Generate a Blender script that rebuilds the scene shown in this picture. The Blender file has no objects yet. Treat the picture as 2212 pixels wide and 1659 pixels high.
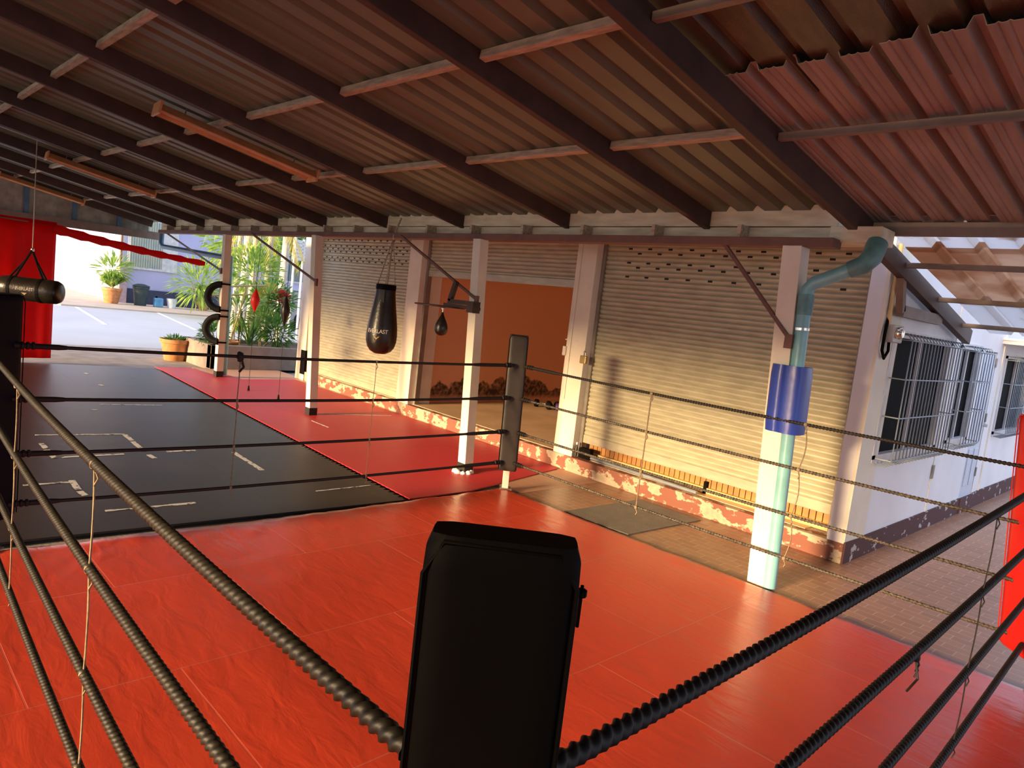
import bpy, bmesh, math, random
from mathutils import Matrix, Vector, noise
PI = math.pi
S = bpy.context.scene
COL = S.collection
random.seed(7)
V3 = Vector

# ---------------------------------------------------------------- materials
def newmat(name):
    m = bpy.data.materials.new(name); m.use_nodes = True
    nt = m.node_tree; b = nt.nodes['Principled BSDF']
    return m, nt, b
def N(nt, t, **kw):
    n = nt.nodes.new(t)
    for k, v in kw.items():
        if hasattr(n, k): setattr(n, k, v)
        else: n.inputs[k].default_value = v
    return n
def L(nt, a, b): nt.links.new(a, b)
def c4(c): return (c[0], c[1], c[2], 1)
def mapping(nt, scale=(1,1,1), rot=(0,0,0)):
    g = N(nt, 'ShaderNodeNewGeometry'); m = N(nt, 'ShaderNodeMapping')
    m.inputs['Scale'].default_value = scale; m.inputs['Rotation'].default_value = rot
    L(nt, g.outputs['Position'], m.inputs['Vector']); return m.outputs['Vector']
def mat(name, col, rough=.6, metal=0, var=.12, scale=6, bump=0, bscale=40, col2=None, stretch=(1,1,1), spec=.5, trans=0, coat=0, thr=None):
    """base colour broken up by noise between col and col2 (default a darker col), optional bump"""
    m, nt, b = newmat(name)
    col2 = col2 or tuple(c*(1-var*2) for c in col)
    v = mapping(nt, stretch)
    n = N(nt, 'ShaderNodeTexNoise'); n.inputs['Scale'].default_value = scale; n.inputs['Detail'].default_value = 6
    L(nt, v, n.inputs['Vector'])
    r = N(nt, 'ShaderNodeValToRGB')
    lo, hi = thr or (.35, .65)
    r.color_ramp.elements[0].position = lo; r.color_ramp.elements[1].position = hi
    r.color_ramp.elements[0].color = c4(col2); r.color_ramp.elements[1].color = c4(col)
    L(nt, n.outputs['Fac'], r.inputs['Fac']); L(nt, r.outputs['Color'], b.inputs['Base Color'])
    b.inputs['Roughness'].default_value = rough; b.inputs['Metallic'].default_value = metal
    b.inputs['Specular IOR Level'].default_value = spec
    b.inputs['Coat Weight'].default_value = coat
    if trans:
        b.inputs['Subsurface Weight'].default_value = 0
        t = N(nt, 'ShaderNodeBsdfTranslucent'); L(nt, r.outputs['Color'], t.inputs['Color'])
        mx = N(nt, 'ShaderNodeMixShader'); mx.inputs[0].default_value = trans
        L(nt, b.outputs[0], mx.inputs[1]); L(nt, t.outputs[0], mx.inputs[2])
        L(nt, mx.outputs[0], nt.nodes['Material Output'].inputs['Surface'])
    if bump:
        n2 = N(nt, 'ShaderNodeTexNoise'); n2.inputs['Scale'].default_value = bscale; n2.inputs['Detail'].default_value = 4
        L(nt, v, n2.inputs['Vector'])
        bp = N(nt, 'ShaderNodeBump'); bp.inputs['Strength'].default_value = bump; bp.inputs['Distance'].default_value = .01
        L(nt, n2.outputs['Fac'], bp.inputs['Height']); L(nt, bp.outputs['Normal'], b.inputs['Normal'])
    return m

M = {}
M['cream'] = mat('cream_paint', (.86,.80,.66), .55, var=.05, scale=3, bump=.15, bscale=60)
M['wallwhite'] = mat('white_wall_paint', (.88,.87,.87), .6, var=.05, scale=1.5, bump=.1)
M['farwhite'] = mat('far_white_paint', (.62,.61,.59), .7, var=.04, scale=1)
M['purple'] = mat('lavender_paint', (.52,.52,.74), .8, var=.04, scale=.8)
M['darkband'] = mat('dark_blue_band', (.05,.06,.11), .7)
M['orange'] = mat('orange_wall_paint', (.80,.30,.12), .6, var=.04, scale=1.2)
M['shutter'] = mat('galvanised_slats', (.56,.53,.38), .40, .25, var=.1, scale=4, stretch=(1,1,4))
M['slotshade'] = mat('slot_shade', (.02,.015,.01), .8)
M['steelrail'] = mat('rail_steel', (.32,.29,.25), .45, .5)
M['rafter'] = mat('red_oxide_steel', (.075,.040,.028), .6, var=.15, scale=5)
M['purlin'] = mat('weathered_batten', (.58,.46,.32), .6, var=.2, scale=7, stretch=(1,5,5))
M['roof'] = mat('brown_roof_sheet', (.185,.195,.13), .45, .1, var=.08, scale=2, stretch=(3,.6,1))
M['roofred'] = mat('red_roof_tile_sheet', (.37,.275,.225), .6, var=.12, scale=4, stretch=(4,.5,1), bump=.2)
M['roofdark'] = mat('dark_glossy_sheet', (.13,.08,.045), .28, .2, var=.25, scale=5, stretch=(3,.8,1), bump=.25, bscale=90)
M['roofcem'] = mat('cement_roof_sheet', (.78,.60,.46), .75, scale=1.6, col2=(.56,.34,.22), thr=(.40,.60), bump=.3, trans=.75)
M['roofwhite'] = mat('pale_cement_sheet', (.80,.78,.76), .75, scale=2.2, col2=(.52,.40,.30), thr=(.30,.42), bump=.3, trans=.85)
M['gutter'] = mat('weathered_gutter', (.88,.80,.58), .6, scale=5, col2=(.60,.50,.34), thr=(.3,.7), stretch=(.6,2,3), bump=.2)
M['brownsteel'] = mat('brown_steel', (.20,.09,.06), .55)
M['greysteel'] = mat('grey_brown_steel', (.25,.19,.15), .5, .2)
M['pvc'] = mat('blue_green_pvc', (.22,.52,.56), .35, var=.08, scale=6, spec=.6)
M['pvcdark'] = mat('aged_green_pvc', (.14,.33,.33), .4, var=.2, scale=8)
M['pvcblue'] = mat('dull_blue_pvc', (.09,.20,.32), .4)
M['bluepad'] = mat('blue_vinyl', (.025,.06,.42), .35, var=.08, bump=.15, bscale=18, spec=.6)
M['blackvinyl'] = mat('black_vinyl', (.005,.004,.0035), .6, var=.1, bump=.1, bscale=30, spec=.07)
M['greyvinyl'] = mat('charcoal_vinyl', (.045,.037,.029), .5, var=.1, bump=.15, bscale=30)
M['navyvinyl'] = mat('navy_vinyl', (.004,.005,.014), .6, var=.1, spec=.1)
M['redvinyl'] = mat('red_vinyl', (.82,.02,.015), .4, var=.05, bump=.15, bscale=12)
M['leather'] = mat('black_leather', (.018,.013,.010), .32, var=.2, bump=.25, bscale=35)
M['blackmat'] = mat('black_cloth_tape', (.012,.010,.009), .7)
M['gold'] = mat('olive_braid', (.022,.018,.012), .5, var=.3, scale=60)
M['ropeblack'] = mat('black_braid', (.014,.012,.010), .6, var=.2, scale=60)
M['ropetan'] = mat('grey_tan_braid', (.10,.085,.065), .55, scale=50, col2=(.025,.02,.016), thr=(.4,.6))
M['string'] = mat('tan_cord', (.30,.23,.14), .7, var=.2, scale=60)
M['whitetape'] = mat('white_tape', (.60,.62,.68), .6, scale=22, col2=(.10,.10,.11), thr=(.36,.46))
M['chain'] = mat('chain_steel', (.45,.33,.22), .4, .7)
M['chrome'] = mat('chrome', (.8,.75,.65), .2, .9)
M['logowhite'] = mat('logo_print', (.80,.72,.60), .5)
M['logogold'] = mat('logo_mark_print', (.55,.36,.08), .5)
M['rubber'] = mat('tyre_rubber', (.010,.011,.013), .65, bump=.2, bscale=50, spec=.15)
M['curtain'] = mat('red_tarpaulin', (.86,.012,.012), .5, var=.05, scale=2, trans=.65)
M['lampbody'] = mat('orange_enamel', (.75,.34,.14), .45, var=.1)  # orange enamel with slight random mottling
M['tube'] = mat('unlit_tube', (.80,.50,.38), .3)
M['terracotta'] = mat('terracotta', (.62,.27,.10), .65, var=.15, scale=10)
M['soil'] = mat('soil', (.10,.06,.04), .9)
M['concrete'] = mat('yard_concrete', (.44,.47,.51), .75, scale=.35, var=.06, bump=.1, bscale=3)
M['apron'] = mat('tan_apron', (.50,.42,.34), .8, var=.08, scale=1)
M['slab'] = mat('rough_concrete', (.36,.33,.32), .8, var=.15, scale=3, bump=.3)
M['planter'] = mat('planter_render', (.33,.28,.25), .8, var=.1)
M['linewhite'] = mat('line_paint', (.86,.87,.9), .7)
M['bin'] = mat('dark_green_plastic', (.03,.055,.06), .5)
M['bluejug'] = mat('blue_plastic', (.12,.36,.62), .4)
M['whitejug'] = mat('pale_plastic', (.7,.8,.85), .4)
M['glass'] = mat('window_glass', (.10,.16,.20), .12, var=.2, scale=2, spec=.8)
M['darkglass'] = mat('dark_window', (.006,.007,.009), .6, spec=.03)
M['frame'] = mat('window_frame', (.75,.74,.72), .5)
M['grille'] = mat('painted_grille', (.27,.33,.39), .45, .2)
M['carpaint'] = mat('dark_car_paint', (.03,.03,.035), .25, spec=.7)
M['carglass'] = mat('car_glass', (.18,.18,.14), .1)
M['lightred'] = mat('car_light', (.5,.03,.03), .3)
M['trunk'] = mat('pale_trunk', (.62,.55,.45), .8, var=.15, scale=8)
M['bark'] = mat('bark', (.25,.17,.10), .85)
M['leaf'] = mat('leaf_green', (.16,.34,.07), .5, scale=5, col2=(.05,.16,.03), trans=.4)
M['leafyel'] = mat('leaf_yellow_green', (.42,.55,.12), .5, scale=4, col2=(.16,.34,.06), trans=.45)
M['palmyel'] = mat('yellow_frond', (.65,.52,.10), .5, var=.2, trans=.4)
M['flowred'] = mat('red_flower', (.75,.08,.10), .5)
M['flowyel'] = mat('yellow_flower', (.80,.62,.05), .5)
M['bamboo'] = mat('bamboo', (.62,.52,.22), .5, var=.15)
M['ribdoor'] = mat('orange_ribbed_panel', (.55,.26,.08), .5, var=.15, scale=8)
M['yellowsill'] = mat('yellow_sill', (.72,.50,.22), .5, var=.1)
M['meter'] = mat('meter_box', (.55,.50,.42), .4)
M['pipegrey'] = mat('blue_grey_pipe', (.38,.44,.50), .35, .5)
M['doorblue'] = mat('pale_blue_door', (.60,.66,.74), .4, var=.03)
M['greymat'] = mat('grey_rubber_mat', (.19,.17,.15), .6, var=.1, bump=.4, bscale=120)
M['purpled'] = mat('purple_plastic', (.08,.03,.15), .5)
M['padlock'] = mat('brass', (.50,.36,.12), .4, .6)

def peel(name, base, under, scale=2.6, lo=.50, hi=.53, z0=None):
    m, nt, b = newmat(name)
    v = mapping(nt, (1,1,1.6))
    n = N(nt, 'ShaderNodeTexNoise'); n.inputs['Scale'].default_value = scale; n.inputs['Detail'].default_value = 7; n.inputs['Roughness'].default_value = .6
    L(nt, v, n.inputs['Vector'])
    r = N(nt, 'ShaderNodeValToRGB'); e = r.color_ramp.elements
    e[0].position = lo; e[1].position = hi; e[0].color = c4(base); e[1].color = c4(under)
    x = e.new(hi+.09); x.color = c4(tuple(c*.8 for c in under))
    L(nt, n.outputs['Fac'], r.inputs['Fac']); L(nt, r.outputs['Color'], b.inputs['Base Color'])
    b.inputs['Roughness'].default_value = .7
    bp = N(nt, 'ShaderNodeBump'); bp.inputs['Strength'].default_value = .5; bp.inputs['Distance'].default_value = .01
    L(nt, r.outputs['Color'], bp.inputs['Height']); L(nt, bp.outputs['Normal'], b.inputs['Normal'])
    return m
M['plinth'] = peel('peeling_red_plinth', (.24,.085,.055), (.52,.41,.29), 4.4, .50, .53)
M['skirt'] = peel('peeling_maroon_skirting', (.075,.022,.022), (.50,.45,.43), 4.5, .59, .61)
# orange wall stain: a band of mould with a shape of its own just above the floor
def stained():
    m, nt, b = newmat('orange_wall_with_mould')
    g = N(nt, 'ShaderNodeNewGeometry'); sx = N(nt, 'ShaderNodeSeparateXYZ'); L(nt, g.outputs['Position'], sx.inputs[0])
    n = N(nt, 'ShaderNodeTexNoise'); n.inputs['Scale'].default_value = 2.2; n.inputs['Detail'].default_value = 7
    L(nt, g.outputs['Position'], n.inputs['Vector'])
    ma = N(nt, 'ShaderNodeMath', operation='MULTIPLY_ADD'); ma.inputs[1].default_value = -1.1; ma.inputs[2].default_value = 1.12
    L(nt, n.outputs['Fac'], ma.inputs[0])           # ragged top edge
    gt = N(nt, 'ShaderNodeMath', operation='SUBTRACT'); L(nt, ma.outputs[0], gt.inputs[0]); L(nt, sx.outputs['Z'], gt.inputs[1])
    up = N(nt, 'ShaderNodeMapRange'); up.inputs['From Min'].default_value = 0; up.inputs['From Max'].default_value = .05; L(nt, gt.outputs[0], up.inputs['Value'])
    dn = N(nt, 'ShaderNodeMapRange'); dn.inputs['From Min'].default_value = .25; dn.inputs['From Max'].default_value = .34; L(nt, sx.outputs['Z'], dn.inputs['Value'])
    mu = N(nt, 'ShaderNodeMath', operation='MULTIPLY'); L(nt, up.outputs[0], mu.inputs[0]); L(nt, dn.outputs[0], mu.inputs[1])
    n2 = N(nt, 'ShaderNodeTexNoise'); n2.inputs['Scale'].default_value = 14; n2.inputs['Detail'].default_value = 5; L(nt, g.outputs['Position'], n2.inputs['Vector'])
    mu2 = N(nt, 'ShaderNodeMath', operation='MULTIPLY'); L(nt, mu.outputs[0], mu2.inputs[0]); L(nt, n2.outputs['Fac'], mu2.inputs[1])
    mx = N(nt, 'ShaderNodeMix', data_type='RGBA'); mx.inputs['A'].default_value = (.92,.50,.30,1); mx.inputs['B'].default_value = (.05,.03,.015,1)
    m3 = N(nt, 'ShaderNodeMath', operation='MULTIPLY'); m3.inputs[1].default_value = 1.7; m3.use_clamp = True; L(nt, mu2.outputs[0], m3.inputs[0])
    L(nt, m3.outputs[0], mx.inputs['Factor']); L(nt, mx.outputs['Result'], b.inputs['Base Color']); b.inputs['Roughness'].default_value = .55
    return m
M['stain'] = stained()

def brickmat(name, c1, c2, mortar, bw, rh, ms, rough, offset=.5, bump=.15, rot=0, loc=(0,0,0), wr=0, var=0, shift=.5, spec=.5, mottle=None):
    m, nt, b = newmat(name)
    g = N(nt, 'ShaderNodeNewGeometry'); mp = N(nt, 'ShaderNodeMapping'); mp.inputs['Rotation'].default_value = (0,0,rot); mp.inputs['Location'].default_value = loc
    L(nt, g.outputs['Position'], mp.inputs['Vector'])
    t = N(nt, 'ShaderNodeTexBrick'); t.offset = offset; t.inputs['Scale'].default_value = 1
    t.inputs['Brick Width'].default_value = bw; t.inputs['Row Height'].default_value = rh; t.inputs['Mortar Size'].default_value = ms
    t.inputs['Mortar Smooth'].default_value = .3
    t.inputs['Color1'].default_value = c4(c1); t.inputs['Color2'].default_value = c4(c2); t.inputs['Mortar'].default_value = c4(mortar)
    L(nt, mp.outputs[0], t.inputs['Vector'])
    n = N(nt, 'ShaderNodeTexNoise'); n.inputs['Scale'].default_value = 1.7; n.inputs['Detail'].default_value = 6; L(nt, g.outputs['Position'], n.inputs['Vector'])
    mx = N(nt, 'ShaderNodeMix', data_type='RGBA', blend_type='MIX'); L(nt, t.outputs['Color'], mx.inputs['A'])
    mx.inputs['B'].default_value = c4(mottle or tuple(c*.7 for c in c1))
    rp = N(nt, 'ShaderNodeMapRange'); rp.inputs['From Min'].default_value = .45; rp.inputs['From Max'].default_value = .75; rp.inputs['To Max'].default_value = var; L(nt, n.outputs['Fac'], rp.inputs['Value'])
    L(nt, rp.outputs[0], mx.inputs['Factor']); L(nt, mx.outputs['Result'], b.inputs['Base Color'])
    b.inputs['Roughness'].default_value = rough; b.inputs['Specular IOR Level'].default_value = spec
    bp = N(nt, 'ShaderNodeBump'); bp.inputs['Strength'].default_value = bump; bp.inputs['Distance'].default_value = .004; bp.invert = True
    L(nt, t.outputs['Fac'], bp.inputs['Height'])
    if wr:   # creases and ripples of loose vinyl
        mp2 = N(nt, 'ShaderNodeMapping'); mp2.inputs['Scale'].default_value = (1.1,3.2,1); mp2.inputs['Rotation'].default_value = (0,0,.75); L(nt, g.outputs['Position'], mp2.inputs['Vector'])
        w = N(nt, 'ShaderNodeTexNoise'); w.inputs['Scale'].default_value = 3.0; w.inputs['Detail'].default_value = 5; w.inputs['Distortion'].default_value = .6; L(nt, mp2.outputs[0], w.inputs['Vector'])
        b2 = N(nt, 'ShaderNodeBump'); b2.inputs['Strength'].default_value = wr; b2.inputs['Distance'].default_value = .03
        L(nt, w.outputs['Fac'], b2.inputs['Height']); L(nt, bp.outputs['Normal'], b2.inputs['Normal']); L(nt, b2.outputs['Normal'], b.inputs['Normal'])
    else: L(nt, bp.outputs['Normal'], b.inputs['Normal'])
    return m
# seams of the ring canvas: rows along Y 1.13 m apart, joints 1.28 m apart and staggered
M['ringvinyl'] = brickmat('red_ring_vinyl', (.56,.055,.024), (.60,.064,.030), (.64,.11,.06), 1.28, 1.13, .005, .27, .5, .8, PI/2, (.02,.02,0), wr=.16, var=.25, mottle=(.49,.035,.018))
M['tile'] = brickmat('brown_herringbone_tiles', (.36,.18,.10), (.28,.14,.08), (.48,.34,.24), .2, .1, .004, .38, .5, .3, .03, wr=.04, var=.5, mottle=(.30,.17,.11))
M['blackfloor'] = brickmat('dark_rubber_tiles', (.022,.017,.015), (.017,.014,.013), (.007,.006,.005), 1.0, 1.0, .005, .42, 0, .5, 0, (.35,.1,0), wr=.05, var=.5, mottle=(.045,.034,.024))
M['redstrip'] = brickmat('red_foam_tiles', (.50,.030,.040), (.46,.026,.036), (.30,.02,.02), 1.0, 1.0, .004, .5, 0, .4, 0, (.35,-.17,0), wr=.05, var=.3, mottle=(.52,.03,.05))
M['pinktile'] = brickmat('worn_pink_tiles', (.60,.34,.22), (.56,.32,.22), (.45,.33,.27), .3, .3, .005, .5, 0, .2, 0, var=.4)

# ---------------------------------------------------------------- mesh builder
OFF = {}
class MB:
    def __init__(s, T=None): s.v = []; s.f = []; s.T = T or Matrix()
    def add(s, vs, fs):
        o = len(s.v); s.v += [s.T @ V3(p) for p in vs]; s.f += [tuple(i+o for i in q) for q in fs]; return s
    def box(s, a, b):
        (x0,y0,z0),(x1,y1,z1) = a, b
        return s.add([(x0,y0,z0),(x1,y0,z0),(x1,y1,z0),(x0,y1,z0),(x0,y0,z1),(x1,y0,z1),(x1,y1,z1),(x0,y1,z1)],
                     [(0,3,2,1),(4,5,6,7),(0,1,5,4),(1,2,6,5),(2,3,7,6),(3,0,4,7)])
    def cbox(s, c, d, rz=0):
        m = Matrix.Translation(V3(c)) @ Matrix.Rotation(rz,4,'Z'); h = [q/2 for q in d]
        vs = [m @ V3((x,y,z)) for z in (-h[2],h[2]) for x,y in ((-h[0],-h[1]),(h[0],-h[1]),(h[0],h[1]),(-h[0],h[1]))]
        return s.add(vs, [(0,3,2,1),(4,5,6,7),(0,1,5,4),(1,2,6,5),(2,3,7,6),(3,0,4,7)])
    def bar(s, p, q, w, h, up=(0,0,1)):
        p, q = V3(p), V3(q); d = (q-p).normalized(); r = d.cross(V3(up))
        if r.length < 1e-4: r = d.cross(V3((1,0,0)))
        r.normalize(); u = r.cross(d).normalized(); r *= w/2; u *= h/2
        vs = [e + a*r + b*u for e in (p,q) for a,b in ((-1,-1),(1,-1),(1,1),(-1,1))]
        return s.add(vs, [(0,1,2,3),(7,6,5,4),(0,4,5,1),(1,5,6,2),(2,6,7,3),(3,7,4,0)])
    def tube(s, pts, r, n=8, cap=True):
        pts = [V3(p) for p in pts]; rs = r if isinstance(r,(list,tuple)) else [r]*len(pts)
        vs = []; prev = None
        for i,p in enumerate(pts):
            d = (pts[min(i+1,len(pts)-1)] - pts[max(i-1,0)]).normalized()
            if prev is None:
                a = d.cross(V3((0,0,1)));
                if a.length < .05: a = d.cross(V3((1,0,0)))
            else: a = prev - d*prev.dot(d)
            a.normalize(); prev = a; b = d.cross(a)
            vs += [p + rs[i]*(math.cos(t)*a + math.sin(t)*b) for t in (2*PI*k/n for k in range(n))]
        fs = [(i*n+k, i*n+(k+1)%n, (i+1)*n+(k+1)%n, (i+1)*n+k) for i in range(len(pts)-1) for k in range(n)]
        if cap: fs += [tuple(range(n-1,-1,-1)), tuple((len(pts)-1)*n+k for k in range(n))]
        return s.add(vs, fs)
    def lathe(s, prof, c=(0,0,0), n=24, m=None):
        m = m or Matrix.Translation(V3(c)); k = len(prof)
        vs = [m @ V3((r*math.cos(2*PI*j/n), r*math.sin(2*PI*j/n), z)) for r,z in prof for j in range(n)]
        fs = [(i*n+j, i*n+(j+1)%n, (i+1)*n+(j+1)%n, (i+1)*n+j) for i in range(k-1) for j in range(n)]
        fs += [tuple(range(n-1,-1,-1)), tuple((k-1)*n+j for j in range(n))]
        return s.add(vs, fs)
    def prism(s, poly, z0, z1):
        n = len(poly); vs = [(x,y,z0) for x,y in poly] + [(x,y,z1) for x,y in poly]
        return s.add(vs, [tuple(range(n-1,-1,-1)), tuple(range(n,2*n))] + [(i,(i+1)%n,n+(i+1)%n,n+i) for i in range(n)])
    def quad(s, a, b, c, d): return s.add([a,b,c,d], [(0,1,2,3)])
    def build(s, name, m, parent=None, origin=None, smooth=0, bevel=0, open_=False, seg=2):
        me = bpy.data.meshes.new(name)
        if parent is not None: off = OFF[parent.name]
        elif origin is not None: off = V3(origin)
        else:
            xs = [p.x for p in s.v]; ys = [p.y for p in s.v]; zs = [p.z for p in s.v]
            off = V3(((min(xs)+max(xs))/2, (min(ys)+max(ys))/2, min(zs)))
        me.from_pydata([p-off for p in s.v], [], s.f)
        if not open_:
            bm = bmesh.new(); bm.from_mesh(me); bmesh.ops.recalc_face_normals(bm, faces=bm.faces); bm.to_mesh(me); bm.free()
        ms = m if isinstance(m, list) else [m]
        for q in ms: me.materials.append(q)
        if smooth:
            me.shade_smooth(); me.set_sharp_from_angle(angle=math.radians(smooth))
        o = bpy.data.objects.new(name, me); COL.objects.link(o)
        if parent is not None: o.parent = parent
        else: o.location = off
        OFF[o.name] = off
        if bevel:
            b = o.modifiers.new('bevel','BEVEL'); b.width = bevel; b.segments = seg; b.limit_method = 'ANGLE'; b.angle_limit = .7
        return o
def tag(o, label=None, cat=None, group=None, kind=None):
    if label: o['label'] = label
    if cat: o['category'] = cat
    if group: o['group'] = group
    if kind: o['kind'] = kind
    return o
def thing(name, label, cat, loc, group=None):
    o = bpy.data.objects.new(name, None); COL.objects.link(o); o.location = V3(loc); o.empty_display_size = .1
    OFF[o.name] = V3(loc); return tag(o, label, cat, group)
def struct(o): o['kind'] = 'structure'; return o
def B(a, b): return MB().box(a, b)

# ---------------------------------------------------------------- dimensions (metres, camera over the origin, 2 m up)
CZ = 2.0
def zroof(y): return 3.05 - .19*(y-5.5)          # underside of the front roof slope
RIDGE = -.5
def sk(y): return .045*(y-5.6)               # rafters and ribs run very slightly askew to the posts
def zback(y): return zroof(RIDGE) - .19*(RIDGE-y)

# ---------------------------------------------------------------- ground and floors
struct(MB().prism([(-120,-60),(60,-60),(60,90),(-120,90)], -.30, -.06).build('ground', M['concrete'])).name = 'floor'
struct(MB().box((-18.6,-7,-.28),(9,6.95,-.03)).build('floor', M['slab']))
struct(MB().box((-5.2,-7,-.04),(9,30,0)).build('floor', M['tile']))
struct(MB().box((-14.9,5.5,-.04),(-5.2,7.3,0.001)).build('floor', M['pinktile']))
# red ring canvas with wrinkled folded rim
def ring_canvas():
    b = MB(); nx, ny = 150, 170; X0, X1, Y0, Y1 = -5.40, 3.0, -3.2, 5.40
    vs = []; fs = []
    for j in range(ny+1):
        for i in range(nx+1):
            x = X0 + (X1-X0)*i/nx; y = Y0 + (Y1-Y0)*j/ny
            dx = 0
            if i < 3: dx = -.13*max(0,(3-y)/3)*(1-i/3) if y < 3 else 0
            e = min(x-X0, Y1-y)
            w = noise.noise(V3((x*1.3, y*1.3, 0)))*.004 + noise.noise(V3((x*4, y*4, 3)))*.0015
            rim = math.exp(-(e/.35)**2)
            fold = abs(noise.noise(V3(((x+y)*5, (x-y)*1.5, 7))))*.016*rim
            z = .026 + w + fold
            jag = noise.noise(V3((x*2, y*2, 9)))*.02
            if i == 0: x += jag; z = .004
            if j == ny: y += jag*.6; z = .004
            vs.append((x+dx, y, z))
    for j in range(ny):
        for i in range(nx):
            a = j*(nx+1)+i; fs.append((a,a+1,a+nx+2,a+nx+1))
    b.add(vs, fs)
    o = b.build('ring_canvas', M['ringvinyl'], smooth=60, open_=True)
    return tag(o, 'glossy red vinyl canvas covering the boxing ring floor, seamed and wrinkled', 'mat')
ring_canvas()
# dark training mat with saw-tooth edge, and red strip
def teeth(p, q, step=.09, amp=.035):
    p, q = V3((*p,0)), V3((*q,0)); n = max(2,int((q-p).length/step)); d = (q-p)/n; r = V3((-d.y,d.x,0)).normalized()*amp; out = []
    for i in range(n):
        out += [(p+d*i)[:2], (p+d*(i+.15)+r)[:2], (p+d*(i+.5)+r)[:2], (p+d*(i+.65))[:2]]
    return out
bl = [(-15.0,2.2),(-15.0,-3),(-5.62,-3),(-5.62,1.0),(-5.42,4.10)] + [(-5.42,4.105)] + teeth((-5.5,4.13),(-14.6,4.70))
tag(MB().prism(bl[:5]+bl[6:], 0, .016).build('training_mat', M['blackfloor']), 'dark brown-black rubber tile mat floor left of the ring', 'mat')
rd = [(-5.45,4.18),(-5.45,4.97),(-5.85,6.80)] + [(-5.9,6.86),(-11.9,6.98),(-13.34,6.98)] + [(-13.30,5.85),(-13.9,5.78),(-13.95,5.50),(-14.8,5.44)] + teeth((-14.84,5.42),(-14.84,4.72),.1,.03) + [(-14.6,4.76)]
tag(MB().prism(rd, 0, .012).build('foam_mat', M['redstrip']), 'long red foam tile strip with toothed edges between dark mat and shutters', 'mat')
tag(MB().prism([(-4.50,5.42),(-3.72,5.46),(-3.66,6.66),(-4.46,6.66)], .001, .012).build('rubber_mat', M['greymat'], bevel=.002), 'grey ribbed rubber mat on brown tiles below the big shutter', 'mat')

# tape marks on the dark mat
TAPES = [
 ((-8.95,1.69),(-8.82,2.55),'long worn white tape at the back edge of the taped box'),
 ((-8.80,2.54),(-8.48,2.53),'short white tape at the far corner of the taped box'),
 ((-8.43,2.52),(-7.95,2.50),'white tape on the right side of the taped box, middle of three'),
 ((-7.79,2.49),(-7.63,2.50),'small white tape square ending the right side of the taped box'),
 ((-8.54,1.67),(-8.30,1.67),'short white tape, farther of two on the left side of the taped box'),
 ((-8.24,1.66),(-7.88,1.66),'white tape at the near left corner of the taped box'),
 ((-7.89,1.72),(-7.88,2.28),'white tape along the near edge of the taped box'),
 ((-7.88,2.70),(-7.86,3.00),'thin white tape right of the taped box, parallel to the canvas edge'),
 ((-7.68,3.35),(-6.86,3.31),'slanting white tape closest to the red strip'),
 ((-10.75,2.77),(-10.62,3.54),'frayed white tape line in the far part of the dark mat'),
 ((-6.99,1.25),(-6.98,1.59),'worn white tape leading into the small near corner mark'),
 ((-7.03,1.62),(-6.72,1.60),'white tape forming the near corner mark at left'),
 ((-6.67,1.60),(-6.53,1.61),'tiny white tape square just below the near corner mark'),
 ((-6.06,1.64),(-6.02,2.33),'frayed white tape closest to the red canvas'),
 ((-5.98,3.45),(-5.98,4.07),'faint tape between the canvas edge and the red strip'),
 ((-10.37,2.57),(-10.35,2.65),'small white tape dot beside the far frayed tape line'),
 ((-13.80,3.29),(-13.62,3.30),'white tape scrap nearest the parking yard'),
 ((-12.49,3.20),(-12.37,3.22),'white tape scrap in the middle of the far dark mat'),
]
for i,(a,b_,lab) in enumerate(TAPES):
    a, b_ = V3((*a,0)), V3((*b_,0)); d = b_-a; n = max(3,int(d.length/.05)); u = d.normalized(); r = V3((-u.y,u.x,0))
    vs = []; rr = random.Random(i)
    fr = .35 if ('frayed' in lab or 'worn' in lab or 'faint' in lab) else .08
    hw = .010 if 'faint' in lab else (.018 if fr > .1 else .026)
    for k in range(n+1):
        c = a + d*k/n; w0 = hw*(1+rr.uniform(-fr,fr)*1.6); w1 = hw*(1+rr.uniform(-fr,fr)*1.6)
        vs += [c-r*w0, c+r*w1]
    top = [(v.x,v.y,.0185) for v in vs]; bot = [(v.x,v.y,.0162) for v in vs]
    m = MB(); m.add(top+bot, [(2*k,2*k+2,2*k+3,2*k+1) for k in range(n)] + [(2*n+2+2*k,2*k+2*n+3,2*k+2*n+5,2*n+4+2*k) for k in range(n)])
    tag(m.build('floor_tape', M['whitetape']), lab, 'tape', 'tape marks on the dark mat')
for (a,b_,lab) in [((-9.28,5.17),(-8.77,5.17),'pale scuffed tape lying on the red strip near the second post'),((-9.75,5.6),(-9.45,6.7),'thin pale tape line across the red strip behind the second post')]:
    m = MB().bar((*a,.0135),(*b_,.0135),.02,.002); tag(m.build('floor_tape', M['whitetape']), lab, 'tape', 'tape marks on the red strip')

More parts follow.
